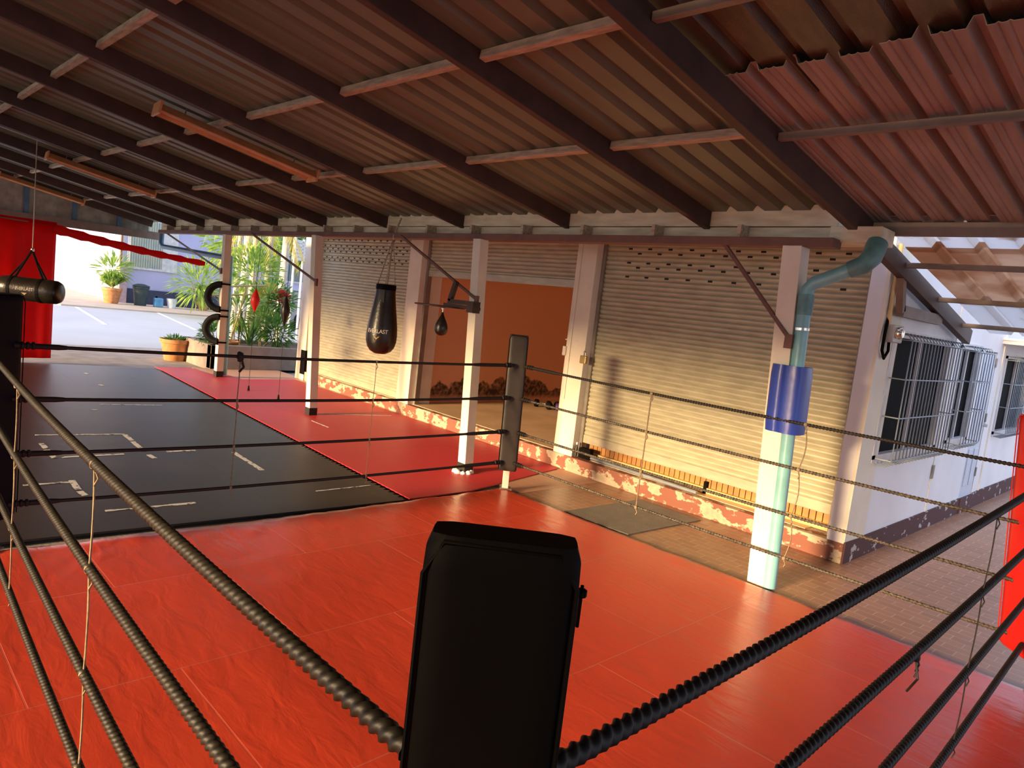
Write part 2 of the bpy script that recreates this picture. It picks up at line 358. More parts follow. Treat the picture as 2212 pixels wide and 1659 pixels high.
# ---------------------------------------------------------------- facade: u runs left from the corner, v into the building
O = V3((-2.256,6.781,0)); U = V3((-.9994,.034,0)); Vv = V3((.034,.9994,0))
TF = Matrix(((U.x,Vv.x,0,O.x),(U.y,Vv.y,0,O.y),(0,0,1,0),(0,0,0,1)))
def FB(): return MB(TF)
UEND = 11.46
PIL = [(0,.165),(3.47,3.80),(7.24,7.60),(11.07,UEND)]
w = FB()
for i,(a,b_) in enumerate(PIL): w.box((a,0,.19 if i<3 else 0),(b_,.45,2.93))
w.box((0,0,2.93),(UEND,.45,3.7))
struct(w.build('wall_front', M['cream'], bevel=.004))
p = FB().box((0,-.02,0),(11.0,.40,.19)).box((.40,.40,0),(11.0,7.5,.19)); struct(p.build('baseboard_front', M['plinth'], bevel=.006))
struct(FB().box((.42,.1,.19),(11.0,7.4,.196)).build('floor', mat('tan_room_floor', (.74,.54,.34), .4, var=.12, scale=1.5)))
# inner shell of the garages
struct(FB().box((7.42,.45,.19),(7.55,7.4,3.4)).build('wall_left', M['stain']))
struct(FB().box((.5,7.4,.19),(11.0,7.5,3.4)).build('wall_back', M['stain']))
struct(FB().box((3.52,.45,.19),(3.6,7.4,3.4)).build('wall_right', M['orange']))
struct(FB().box((.42,.45,3.4),(UEND,7.5,3.5)).build('ceiling', M['cream']))
struct(FB().box((11.1,.45,0),(11.3,7.5,3.5)).build('wall_left', M['cream']))

def shutter(label, u0, u1, zb, holes=None, pitch=.056, v=.15):
    t = thing('rolling_shutter', label, 'shutter', TF @ V3(((u0+u1)/2, v, zb)))
    z1 = 2.93; n = int((z1-zb-.1)/pitch); prof = []
    for k in range(n+1):
        z = zb+.1+k*pitch
        for a,d in ((0,0),(.12,-.006),(.35,-.014),(.6,-.014),(.85,-.006),(.94,.003)): prof.append((v+d, z+a*pitch))
    prof = [q for q in prof if q[1] < z1]
    m = FB(); vs = [(u, q[0], q[1]) for q in prof for u in (u0+.02,u1-.02)]
    m.add(vs, [(2*i,2*i+1,2*i+3,2*i+2) for i in range(len(prof)-1)])
    m.build('slat_curtain', M['shutter'], t, smooth=50, open_=True)
    FB().box((u0+.02,v-.02,zb),(u1-.02,v+.012,zb+.105)).build('bottom_rail', M['shutter'], t, bevel=.005)
    for a in (u0,u1-.05): FB().box((a,v-.04,.19),(a+.05,v+.05,2.93)).build('guide_rail', M['steelrail'], t)
    if holes:
        m = FB(); (h0,h1,rows,zt,dz,du) = holes
        for r in range(rows):
            k = 0
            while True:
                u = h0 + (du/2 if r%2 else 0) + k*du
                if u > h1: break
                z = zt - r*dz
                z = zb+.1+round((z-zb-.1)/pitch)*pitch + .47*pitch
                m.box((u-.028,v-.0165,z-.011),(u+.028,v-.012,z+.011)); k += 1  # dark boxes on the slats stand in for shade inside open slots
        h = m.build('vent_slot', M['slotshade'], t); h['kind'] = 'stuff'; h['label'] = 'rows of small dark boxes standing for shaded ventilation slots'
    return t
shutter('big corrugated rolling shutter nearest the white corner, stopped above the ribbed panel', .165, 3.47, .385, (.45,3.2,5,2.84,.085,.29))
shutter('half-raised rolling shutter above the open orange room', 3.80, 7.24, 2.34)
shutter('fully closed rolling shutter behind the teardrop bag', 7.60, 11.07, .20, (7.9,10.9,6,2.86,.075,.22))
# ribbed panel and sill below the big shutter
t = thing('folding_door', 'orange ribbed folding door base visible under the big shutter', 'door', TF @ V3((1.8,.3,.19)))
m = FB()
for k in range(46): m.box((.2+k*.07,.26,.262),(.262+k*.07,.30,.62))
m.build('ribbed_panel', M['ribdoor'], t, bevel=.004)
FB().box((.18,.22,.197),(3.45,.34,.262)).build('sill', M['yellowsill'], t, bevel=.004)
tag(FB().box((1.62,.215,.1975),(1.66,.255,.33)).build('door_stop', M['blackvinyl']), 'small black upright stop against the ribbed panel', 'stop')
A = TF @ V3((3.35,.10,.225)); C_ = TF @ V3((1.62,.035,.225))
tag(MB().tube([A,C_], .022, 12).build('steel_pipe', M['pipegrey'], smooth=40), 'blue-grey steel pipe lying on the ledge under the big shutter', 'pipe')
tag(FB().box((3.22,.06,.197),(3.40,.13,.33)).build('shutter_lock_box', M['blackvinyl'], bevel=.006), 'black lock box at the lower left end of the big shutter', 'box')
t = thing('bottle', 'small white-capped bottle standing on the ledge by the middle pillar', 'bottle', TF @ V3((3.50,-.0,.197)))
MB(TF).lathe([(.0,0),(.018,0),(.02,.02),(.02,.11),(.009,.14),(.009,.16),(0,.16)], (3.44,.045,.197), 14).build('body', M['greyvinyl'], t, smooth=50)
MB(TF).lathe([(0,0),(.012,0),(.012,.03),(0,.03)], (3.44,.045,.357), 12).build('cap', M['linewhite'], t)
# padlock box, conduit strips on pillars
t = thing('padlock', 'brass padlock hanging on the rail of the big shutter', 'padlock', TF @ V3((3.46,.02,1.40)))
FB().box((3.40,-.045,1.40),(3.50,-.002,1.50)).build('body', M['padlock'], t, bevel=.008)
MB(TF).tube([(3.43,-.02,1.50),(3.43,-.02,1.54),(3.45,-.02,1.56),(3.47,-.02,1.54),(3.47,-.02,1.50)], .006, 8).build('shackle', M['chrome'], t, smooth=50)
tag(FB().box((3.78,-.03,1.46),(3.83,.0,1.58)).build('switch_box', M['cream'], bevel=.004), 'small cream switch box on the edge of the middle pillar', 'switch box')
m = FB(); m.tube([(3.72,-.008,.9),(3.72,-.008,2.9)], .008, 8); m.box((3.62,-.006,1.66),(3.82,0,1.675))
tag(m.build('conduit', M['cream']), 'thin cream conduit running up the middle pillar', 'conduit')
t = thing('dumbbell', 'pair of black and purple dumbbells heaped on the floor of the orange room', 'dumbbell', (-8.75,9.55,.197)) if False else None
def dumbbell(x, y, rz, lab, bx):
    t = thing('dumbbell', lab, 'dumbbell', (x,y,.196), 'dumbbells in the orange room')
    R_ = Matrix.Translation(V3((x,y,.27))) @ Matrix.Rotation(rz,4,'Z') @ Matrix.Rotation(PI/2,4,'Y')
    MB().lathe([(0,-.16),(.014,-.16),(.014,.16),(0,.16)], n=10, m=R_).build('handle', M['steelrail'], t, smooth=40)
    for s_ in (-1,1):
        MB().lathe([(0,s_*.08),(.06,s_*.08),(.073,s_*.095),(.073,s_*.14),(.06,s_*.155),(0,s_*.155)], n=16, m=R_).build('weight', bx, t, smooth=40)
dumbbell(-8.92,9.72,.5,'black dumbbell on the far left of the heap in the orange room', M['blackvinyl'])
dumbbell(-8.72,9.80,1.6,'black dumbbell in the middle of the heap in the orange room', M['blackvinyl'])
dumbbell(-8.50,9.86,.9,'dark purple dumbbell on the right of the heap in the orange room', M['purpled'])

# ---------------------------------------------------------------- side wall along the alley (faces +X)
XW = -2.256
def panel_wall(b, y0, y1, z0, z1, holes, x0, x1):
    """solid wall slab between x0 and x1 with rectangular openings"""
    ys = sorted({y0,y1,*[h[0] for h in holes],*[h[1] for h in holes]})
    for a,c in zip(ys, ys[1:]):
        hs = sorted([h for h in holes if h[0] <= a+1e-6 and h[1] >= c-1e-6], key=lambda h:h[2]); z = z0
        for h in hs:
            if h[2] > z: b.box((x0,a,z),(x1,c,h[2]))
            z = h[3]
        if z < z1: b.box((x0,a,z),(x1,c,z1))
WIN = [(7.12,9.05,.97,2.18),(9.47,10.40,1.0,2.17),(11.86,13.6,1.01,2.13)]
DOOR = (10.66,11.32,.20,2.15)
m = MB(); panel_wall(m, 6.782, 16.5, 0, 3.7, WIN+[DOOR], XW-.16, XW); struct(m.build('wall_side', M['wallwhite']))
m = MB(); m.box((XW-.001,6.768,0),(XW+.018,10.66,.205)); m.box((XW-.001,10.66,0),(XW+.03,11.32,.20)); m.box((XW-.001,11.32,0),(XW+.018,16.5,.215))
struct(m.build('baseboard_side', M['skirt']))
m = MB(); m.box((XW,9.20,.2),(XW+.008,9.215,3)); m.box((XW,11.62,.2),(XW+.014,11.66,2.5)); struct(m.build('trim_1', M['cream']))
for i,(y0,y1,z0,z1) in enumerate(WIN):
    wn = struct(bpy.data.objects.new('window_%d'%(i+1), None)); COL.objects.link(wn); wn.location = (XW,(y0+y1)/2,z0); OFF[wn.name] = V3(wn.location)
    f = MB(); e = .04
    for a,b_ in (((y0-.03,z0-.03),(y1+.03,z0+e)),((y0-.03,z1-e),(y1+.03,z1+.03)),((y0-.03,z0),(y0+e,z1)),((y1-e,z0),(y1+.03,z1))):
        f.box((XW-.06,a[0],a[1]),(XW+.015,b_[0],b_[1]))
    f.box((XW-.05,(y0+y1)/2-.02,z0),(XW-.02,(y0+y1)/2+.02,z1))
    f.build('window_frame', M['frame'], wn)
    MB().box((XW-.06,y0,z0),(XW-.05,y1,z1)).build('pane', M['darkglass'], wn)
def grille(y0, y1, z0, z1, lab, out, step):
    t = thing('window_grille', lab, 'window grille', (XW,(y0+y1)/2,z0), 'alley window grilles')
    m = MB(); n = int((y1-y0)/step)
    for k in range(n+1):
        y = y0 + (y1-y0)*k/n
        m.tube([(XW+.01,y,z1),(XW+out*.7,y,z1+.01),(XW+out,y,z1-.06),(XW+out,y,z0+.03),(XW+out*.7,y,z0-.03),(XW+.01,y,z0-.02)], .006, 6)
    g = m.build('bars', M['grille'], t, smooth=50); g['kind'] = 'stuff'
    m = MB()
    for q in (.0,.36,.68,1.0):
        z = z0+.03 + (z1-z0-.08)*q
        m.tube([(XW+.01,y0,z),(XW+out,y0,z),(XW+out,y1,z),(XW+.01,y1,z)], .007, 6)
    m.build('cross_rail', M['grille'], t, smooth=50)
grille(7.16,9.02,.95,2.17,'blue-grey bulging grille over the window nearest the corner, biggest of three',.16,.10)
grille(9.50,10.38,.98,2.16,'blue-grey grille over the narrow window beside the pale door',.16,.115)
grille(11.9,13.5,1.0,2.12,'blue-grey grille over the farthest window under the small awning',.15,.10)
# door
dr = struct(bpy.data.objects.new('door_1', None)); COL.objects.link(dr); dr.location = (XW,10.99,.2); OFF[dr.name] = V3(dr.location)
m = MB().box((XW-.05,10.68,.2),(XW-.005,11.30,2.13))
m.build('door_leaf', M['doorblue'], dr)
m = MB()
for z0,z1 in ((.35,.85),(1.05,1.60),(1.75,2.0)):
    for y0 in (10.75,11.03): m.box((XW-.006,y0,z0),(XW+.006,y0+.20,z1))
m.build('raised_panel', M['doorblue'], dr, bevel=.008)
m = MB().tube([(XW,11.25,1.16),(XW+.05,11.25,1.16)], .022, 12); m.build('door_handle', M['chrome'], dr)
m = MB()
for z in (.45,1.2,1.95): m.box((XW-.002,11.29,z),(XW+.012,11.33,z+.12))
m.build('hinge', M['steelrail'], dr)
# latch bar on the wall joint
tag(MB().box((XW,9.17,.60),(XW+.02,9.235,.76)).build('latch', M['steelrail'], bevel=.004), 'grey metal latch plate on the wall joint under the first window', 'latch')
# electric meter with conduit
t = thing('electric_meter', 'electric meter box with cable conduit beside the first alley window', 'meter', (XW,6.95,2.05))
MB().box((XW+.0,6.84,2.08),(XW+.09,7.10,2.24)).build('housing', M['meter'], t, bevel=.012)
MB().lathe([(0,0),(.05,0),(.055,.03),(.04,.055),(0,.06)], n=18, m=Matrix.Translation(V3((XW+.088,6.92,2.17))) @ Matrix.Rotation(PI/2,4,'Y')).build('dial', M['chrome'], t, smooth=40)
MB().tube([(XW+.03,6.86,2.22),(XW+.03,6.84,2.35),(XW+.03,6.83,2.95)], .02, 10).build('conduit', M['yellowsill'], t, smooth=50)
MB().tube([(XW+.02,6.85,2.3),(XW+.03,6.80,2.15),(XW+.03,6.80,2.0),(XW+.03,6.88,1.93),(XW+.03,6.96,2.0),(XW+.03,6.94,2.09)], .014, 8).build('cable', M['blackvinyl'], t, smooth=60)
MB().tube([(XW+.02,6.80,2.75),(XW+.05,6.96,2.74)], .012, 8).build('clamp', M['steelrail'], t)
# small awning far down the alley
t = thing('awning', 'small white awning with scalloped edge above the farthest window', 'awning', (XW,12.5,2.3))
m = MB(); m.prism([(XW,11.45),(XW+.55,11.5),(XW+.55,14.5),(XW,14.5)], 2.33, 2.36); m.build('canopy', M['frame'], t)
MB().box((XW+.52,11.5,2.27),(XW+.55,14.5,2.33)).build('edge_strip', M['meter'], t)
MB().box((XW,11.48,2.28),(XW+.54,11.51,2.33)).build('bracket', M['frame'], t)

# ---------------------------------------------------------------- roof
def sheet(name, m_, x0, x1, y0, y1, zf, period, rib, depth, thick=.004, ny=2, lab=None, ridges=()):
    """trapezoid-ribbed sheet: ribs run in Y"""
    xs = []; x = x0
    while x < x1:
        flat = period-rib
        xs += [(x,0)]
        for r in ridges: xs += [(x+flat*r-.012,0),(x+flat*r,.007),(x+flat*r+.012,0)]
        xs += [(x+flat,0),(x+flat+rib*.28,depth),(x+flat+rib*.72,depth)]; x += period
    b = MB(); vs = []; fs = []; n = len(xs)
    for j in range(ny):
        y = y0 + (y1-y0)*j/(ny-1)
        vs += [(q[0]+sk(y), y, zf(y)+q[1]) for q in xs]
    for j in range(ny-1): fs += [(j*n+i,j*n+i+1,(j+1)*n+i+1,(j+1)*n+i) for i in range(n-1)]
    b.add(vs, fs); o = b.build(name, m_, open_=True)
    s_ = o.modifiers.new('thick','SOLIDIFY'); s_.thickness = thick; s_.offset = 1
    return struct(o)
sheet('ceiling', M['roof'], -18.6, -2.20, RIDGE, 5.72, zroof, .245, .105, .048)
sheet('ceiling', M['roof'], -18.6, 4.6, -6.1, RIDGE, zback, .235, .085, .036)  # unseen rear slope, its eave shaped to cut off the low sun
sheet('ceiling', M['roofdark'], -2.215, 4.6, RIDGE, 3.95, lambda y: zroof(y)+.03, .27, .10, .045)
sheet('ceiling', M['roofred'], -2.16, -1.22, 3.60, 5.98, lambda y: zroof(y)+.0, .215, .075, .05, ridges=(.3,.6))
sheet('ceiling', M['roofred'], -1.30, 4.6, 3.52, 5.98, lambda y: zroof(y)-.016, .215, .075, .05, ridges=(.3,.6))
sheet('ceiling', M['roofwhite'], -2.12, 4.6, 5.80, 6.60, lambda y: zroof(y)+.02, .30, .10, .05)
sheet('ceiling', M['roofcem'], -2.12, 4.6, 6.48, 8.1, lambda y: zroof(y)+.01, .30, .10, .05)
sheet('ceiling', M['roofwhite'], -2.12, 4.6, 7.95, 9.25, lambda y: zroof(y)-.012, .30, .10, .05)
# rafters and battens
RX = [-18.3,-16.7,-15.05,-13.4,-11.78,-10.13,-8.46,-6.82,-5.10,-3.44]
ORD = ['tenth','ninth','eighth','seventh','sixth','fifth','fourth','third','second','first']
for i,x in enumerate(RX):
    m = MB(); a = (x+sk(RIDGE), RIDGE+.06, zroof(RIDGE+.06)-.075); b_ = (x, 5.62, zroof(5.62)-.075); m.bar(a, b_, .06, .15)
    tag(m.build('rafter', M['rafter'], bevel=.004), 'dark red-brown steel rafter, %s bay beam counted from the alley rafter leftwards' % ORD[i], 'rafter', 'rafters under the sheet roof')
m = MB().bar((-2.17+sk(RIDGE),RIDGE,zroof(RIDGE)-.085), (-2.17,5.6,zroof(5.6)-.085), .07, .16).bar((-2.17,5.6,zroof(5.6)-.085), (-2.15,9.22,zroof(9.22)-.085), .07, .16)
tag(m.build('rafter', M['rafter'], bevel=.004), 'long dark rafter running out past the gutter to the alley eave', 'rafter', 'rafters under the sheet roof')
m = MB().bar((-2.17,6.78,zroof(6.78)-.10),(-2.17,6.93,2.36),.06,.075); m.bar((-2.17,6.93,2.37),(-2.17,8.12,2.37),.06,.10); 
tag(m.build('rafter_bracket', M['greysteel']), 'grey L-shaped steel bracket under the end of the alley rafter', 'bracket')
RX2 = RX + [-2.17]
PN = {.37:'highest batten row near the ridge',1.65:'second highest batten row',2.92:'third batten row, crossing the ceiling middle',4.20:'fourth batten row from the ridge, nearest the gutter'}
for y,lab in PN.items():
    m = MB()
    for a,b_ in zip(RX2, RX2[1:]): m.bar((a+.032+sk(y),y,zroof(y)-.03),(b_-.036+sk(y),y,zroof(y)-.03),.055,.055,up=(0,.19,1))
    tag(m.build('batten', M['purlin'], bevel=.003), 'pale weathered wooden batten between the rafters, '+lab, 'batten', 'battens under the brown roof')
PR = [(.37,'grey steel batten of the alley-side roof, highest row'),(1.65,'grey steel batten of the alley-side roof, second highest row'),(2.92,'grey steel batten of the alley-side roof near the dark glossy sheets'),(4.25,'grey steel batten halfway down the red roof sheets'),(5.86,'thick grey steel beam at the lower end of the red roof sheets'),(6.76,'steel batten under the cement sheets closest to the gutter line'),(7.82,'steel batten under the middle of the cement sheets'),(8.80,'steel batten under the lowest cement sheets at the eave')]
for y,lab in PR:
    h = .10 if 5.5 < y < 6 else .045
    zc = zroof(y)-.055 if h < .1 else zroof(y)-.058
    m = MB().bar((-2.13+min(0,sk(y)),y,zc),(4.6,y,zc),.05,h)
    tag(m.build('batten', M['greysteel'], bevel=.003), lab, 'batten', 'steel battens of the alley-side roof')
m = MB().bar((3.6,-6,zback(-6)-.1),(3.6,RIDGE,zroof(RIDGE)-.1),.07,.12)
# gutter: two-strip fascia, dark lower beam, brackets
t = thing('gutter', 'weathered tan box gutter with small brackets running above the white posts', 'gutter', (-9.7,5.66,2.8))
MB().box((-17.6,5.60,2.905),(-2.30,5.80,3.075)).build('upper_fascia', M['gutter'], t, bevel=.004)
MB().box((-17.6,5.61,2.80),(-2.34,5.80,2.898)).build('lower_fascia', M['gutter'], t, bevel=.004)
MB().box((-17.3,5.44,2.725),(-2.25,5.60,2.795)).build('support_beam', M['brownsteel'], t, bevel=.004)
x = -3.05
while x > -17.2:
    MB().box((x-.018,5.46,2.78),(x+.018,5.615,2.90)).build('bracket', M['purlin'], t); x -= .86
MB().box((-2.34,5.56,2.78),(-1.96,5.84,2.90)).build('end_box', M['gutter'], t, bevel=.005)
# beam carrying the posts: gable at the far left end
GX = -18.5
t = thing('gable_screen', 'dim corrugated gable screen with dark lower beam at far left', 'gable screen', (GX,2,2.6))
m = MB(); n = 60
vs = []; 
for k in range(n+1):
    y = -2.0 + 7.6*k/n; off = .03 if k%4 < 2 else 0
    vs += [(GX+off,y,2.72),(GX+off,y,(zroof(y) if y > RIDGE else zback(y))-.02)]
m.add(vs, [(2*k,2*k+2,2*k+3,2*k+1) for k in range(n)]); m.build('corrugated_panel', mat('dim_grey_sheet', (.42,.42,.34), .6, var=.15), t, open_=True)
MB().box((GX+.04,-2.0,2.60),(GX+.14,5.9,2.78)).build('lower_beam', M['greysteel'], t)
for y in (2.35,3.1,4.0,4.9): MB().box((GX+.035,y,2.7),(GX+.10,y+.09,zroof(y)-.1)).build('stud', M['pvcblue'], t)

# fluorescent fixtures
def lamp(x, y0, y1, lab, zoff):
    t = thing('fluorescent_fixture', lab, 'light fixture', (x,(y0+y1)/2,zroof((y0+y1)/2)-zoff), 'unlit tube fixtures under the roof')
    za, zb = zroof(y0)-zoff, zroof(y1)-zoff; d = V3((0,y1-y0,zb-za)).normalized(); up = V3((0,-d.z,d.y)); 
    P = lambda s_, x_, h: V3((x+.06*(s_/(y1-y0)*(y1-y0)-.8),y0,za)) + d*s_ + V3((x_,0,0)) + up*h
    Ln = (V3((0,y1-y0,zb-za))).length
    m = MB(); sec = [(-.125,-.06),(-.045,.02),(.045,.02),(.125,-.06),(.129,-.052),(.048,.028),(-.048,.028),(-.129,-.052)]
    vs = [P(0,a,h) for a,h in sec] + [P(Ln,a,h) for a,h in sec]; k = len(sec)
    m.add(vs, [(i,(i+1)%k,k+(i+1)%k,k+i) for i in range(k)] + [tuple(range(k)), tuple(range(2*k-1,k-1,-1))])
    m.build('reflector', M['lampbody'], t, smooth=30)
    for s_ in (0,Ln): MB().bar(P(s_-.012,0,-.02), P(s_+.012,0,-.02), .265, .13, up=up).build('end_cap', M['lampbody'], t, bevel=.004)
    MB().tube([P(.03,0,-.03),P(Ln-.03,0,-.03)], .019, 12).build('tube', M['tube'], t, smooth=50)
    for s_ in (.25,Ln-.25): MB().tube([P(s_,0,.01),P(s_,0,zoff-.02)], .006, 6).build('hanger', M['steelrail'], t)
lamp(-7.62,2.34,3.98,'orange-brown tube fixture with bare tube, nearest of the three under the roof',.12)
lamp(-13.2,2.50,4.04,'dim tube fixture in the middle of the three under the roof',.12)
lamp(-18.0,2.60,4.10,'farthest tube fixture beside the gable screen at left',.13)

# ---------------------------------------------------------------- white veranda posts with braces
def post(x, y, w, lab, foot, brx, zt=2.73, lean=0):
    t = thing('veranda_post', lab, 'post', (x,y,0), 'white posts under the gutter')
    m = MB(); h = w/2; z0 = .12 if foot else .0
    m.add([(x-h,y-h,z0),(x+h,y-h,z0),(x+h,y+h,z0),(x-h,y+h,z0),(x-h+lean,y-h,zt),(x+h+lean,y-h,zt),(x+h+lean,y+h,zt),(x-h+lean,y+h,zt)],
          [(0,3,2,1),(4,5,6,7),(0,1,5,4),(1,2,6,5),(2,3,7,6),(3,0,4,7)])
    m.build('shaft', M['cream'], t, bevel=.004)
    if foot: MB().box((x-h-.003,y-h-.003,0),(x+h+.003,y+h+.003,.125)).build('foot', M['blackmat'], t, bevel=.003)
    if brx:
        bx, bz = brx; m = MB().bar((bx,y-.02,2.75),(x-h*.3,y-.02 if False else y-h-.01,bz),.028,.028); m.box((x-h*.9,y-h-.03,bz-.06),(x-h*.1,y-h,bz+.05))
        m.build('brace', M['brownsteel'], t)
    return t
post(-13.60,5.52,.13,'white post farthest left, carrying the two half tyres',True,(-17.0,2.04),lean=-.03)
post(-9.72,5.40,.13,'cream white post standing between tyre post and teardrop bag',True,(-12.3,2.03),lean=-.26)
post(-6.12,5.46,.13,'white post just left of the far ring corner, carrying the speed bag frame',True,(-7.85,2.03),lean=-.16)
post(-2.42,5.51,.155,'bright white post wrapped with blue cushion beside the green pipe',False,(-3.19,1.99),lean=-.14)
# cement lumps at the third post
m = MB()
for k in range(9):
    a = k*.7; r = .03+.02*random.random(); m.lathe([(0,0),(r,.0),(r*.9,r*.7),(r*.3,r*1.1),(0,r*1.15)], (-6.12+.1*math.cos(a),5.46+.1*math.sin(a)-.03,.010), 8)
tag(m.build('cement_lump', M['wallwhite'], smooth=60), 'crumbled cement lumps round the foot of the speed bag post', 'cement')
# speed bag platform
def pfr(x, z, y=5.36): return (x,y,z)
t = thing('speed_bag_platform', 'dark red steel speed bag bracket with thin round board on the white post', 'bracket', (-6.5,5.3,1.9))
m = MB(); m.bar(pfr(-6.52,2.22),pfr(-6.60,1.99),.05,.05,up=(0,1,0)); m.bar(pfr(-6.62,1.985),pfr(-6.16,1.985),.05,.05); m.bar(pfr(-6.66,1.94),pfr(-6.10,1.93),.10,.035); m.box((-6.22,5.30,1.88),(-6.11,5.41,2.01))
m.build('frame', M['rafter'], t)
MB().lathe([(0,0),(.30,0),(.30,.018),(0,.018)], (-6.66,5.26,1.905), 32).build('board', M['rafter'], t, bevel=.003)
t = thing('speed_bag', 'small black pear-shaped speed bag hanging under the round board', 'speed bag', (-6.78,5.2,1.5))
c = V3((-6.58,5.25,0))
prof = [(0,0),(.03,.004),(.06,.022),(.076,.055),(.078,.09),(.070,.13),(.050,.175),(.030,.21),(.017,.24),(.010,.265),(0,.27)]
MB().lathe([(r,z*1.05) for r,z in prof], c+V3((0,0,1.565)), 24).build('bladder', M['leather'], t, smooth=60)
MB().tube([c+V3((0,0,1.83)),c+V3((0,0,1.88))], .006, 6).build('swivel', M['chrome'], t)
MB().lathe([(0,0),(.02,0),(.024,.015),(.02,.03),(0,.03)], c+V3((0,0,1.875)), 14).build('hook', M['chrome'], t, smooth=50)

# text wrapped on a bag
def wordmark(txt, size, place, m_, name, parent):
    cu = bpy.data.curves.new('t','FONT'); cu.body = txt; cu.size = size; cu.align_x = 'CENTER'; cu.align_y = 'CENTER'; cu.extrude = .001; cu.space_character = .88
    o = bpy.data.objects.new('t', cu); COL.objects.link(o); me = bpy.data.meshes.new_from_object(o)
    vs = [v.co.copy() for v in me.vertices]; fs = [tuple(q.vertices) for q in me.polygons]
    bpy.data.objects.remove(o); bpy.data.curves.remove(cu); bpy.data.meshes.remove(me)
    b = MB(); b.add([place(v.x,v.y,v.z) for v in vs], fs)
    return b.build(name, m_, parent)
# teardrop heavy bag
c = V3((-8.05,5.42,0))
t = thing('heavy_bag', 'black teardrop heavy bag with white wordmark hanging left of the orange room', 'punching bag', c+V3((0,0,1.13)))
BP = [(0,1.165),(.08,1.172),(.14,1.205),(.18,1.26),(.203,1.34),(.207,1.42),(.198,1.54),(.178,1.68),(.155,1.82),(.136,1.96),(.128,2.08),(.125,2.105),(0,2.105)]
MB().lathe(BP, c, 36).build('body', M['leather'], t, smooth=60)
MB().lathe([(.126,2.03),(.134,2.03),(.134,2.10),(.126,2.10)], c, 36).build('collar', M['blackvinyl'], t, smooth=50)
m = MB()
for k in range(4):
    a = PI/4 + k*PI/2 + .3; p0 = c+V3((.115*math.cos(a),.115*math.sin(a),2.10)); p1 = c+V3((.0,.04,2.72)); m.tube([p0,p1], .006, 6)
    for q in range(20):
        pc = p0.lerp(p1,(q+.5)/20); m.lathe([(0,-.011),(.010,-.006),(.010,.006),(0,.011)], pc, 6)
m.build('chain', M['chain'], t)
MB().tube([c+V3((.02,.03,2.70)),c+V3((.02,.03,2.76)),c+V3((.02,.12,3.0))], .014, 8).build('hanger', M['purlin'], t)
def rad(z):
    for (r0,z0),(r1,z1) in zip(BP, BP[1:]):
        if z0 <= z <= z1 and z1 > z0: return r0+(r1-r0)*(z-z0)/(z1-z0)
    return .2
FA = math.atan2(-5.42,8.05) - .33      # bag side that turns to the ring, a little left of the viewer
def on_bag(dz):
    def f(x,y,z):
        zz = dz+y; r = rad(zz)+.002+z; a = FA + x/rad(zz); return (c.x+r*math.cos(a), c.y+r*math.sin(a), zz)
    return f
wordmark('EVERLAST', .074, on_bag(1.475), M['logowhite'], 'wordmark', t)
b = MB(); f = on_bag(1.40)
b.add([f(-.045,.012,.001),f(.045,.012,.001),f(.0,-.035,.001),f(-.02,.006,.001),f(.02,.006,.001),f(0,-.015,.001)], [(0,3,5,2),(2,5,4,1)]); b.build('wordmark_chevron', M['logogold'], t)
for a_ in (.55,): 
    b = MB(); g = on_bag(0); b.add([g(-.035,1.86,0),g(.035,1.86,0),g(.03,2.07,0),g(-.03,2.07,0)], [(0,1,2,3)]); b.build('strap_patch', M['greyvinyl'], t)

# horizontal uppercut bag at far left
c2 = V3((-12.0,2.14,1.45)); rz = math.radians(20)
t = thing('uppercut_bag', 'black horizontal bag slung from V straps before the red curtain', 'punching bag', c2-V3((0,0,.17)))
ax = V3((-math.sin(-.85)*0+.62,.785,0)).normalized()
Rm = Matrix.Translation(c2) @ ax.to_track_quat('Z','X').to_matrix().to_4x4()
hp = [(0,-.42),(.09,-.415),(.14,-.395),(.165,-.35),(.17,-.25),(.165,0),(.17,.25),(.165,.35),(.14,.395),(.09,.415),(0,.42)]
MB().lathe(hp, n=28, m=Rm).build('body', M['leather'], t, smooth=60)
m = MB(); top = c2+V3((0,0,.56))
for s_ in (-.22,.16):
    m.bar(c2+ax*s_+V3((0,0,.15)), top, .01, .05, up=ax.cross(V3((0,0,1)))); m.bar(c2+ax*(s_*1.35)+V3((0,0,.14)), top.lerp(c2+ax*s_+V3((0,0,.15)),.35), .01,.04, up=ax.cross(V3((0,0,1))))
    mm = Rm @ Matrix.Translation(V3((0,0,s_))); m.lathe([(.171,-.02),(.174,-.02),(.174,.02),(.171,.02)], n=28, m=mm)
m.build('strap', M['blackvinyl'], t)
MB().lathe([(0,-.03),(.02,-.02),(.024,0),(.02,.02),(0,.03)], top, 12).build('swivel', M['chrome'], t, smooth=50)
MB().tube([top, V3((top.x,top.y,zroof(top.y)-.15))], .006, 6).build('chain', M['chain'], t)
nd = V3((.785,-.62,0))
def on_h(x,y,z):
    a = y/.168 + .05; p = c2 + ax*(x+.0) + nd*(.169+z)*math.cos(a) + V3((0,0,1))*(.169+z)*math.sin(a); return p
wordmark('EVERLAST', .060, on_h, mat('faded_print',(.42,.38,.32),.6), 'wordmark', t)
b = MB(); b.add([on_h(-.04,-.05,.002),on_h(.04,-.05,.002),on_h(0,-.085,.002)], [(0,1,2)]); b.build('wordmark_chevron', mat('faded_mark',(.35,.28,.16),.6), t)

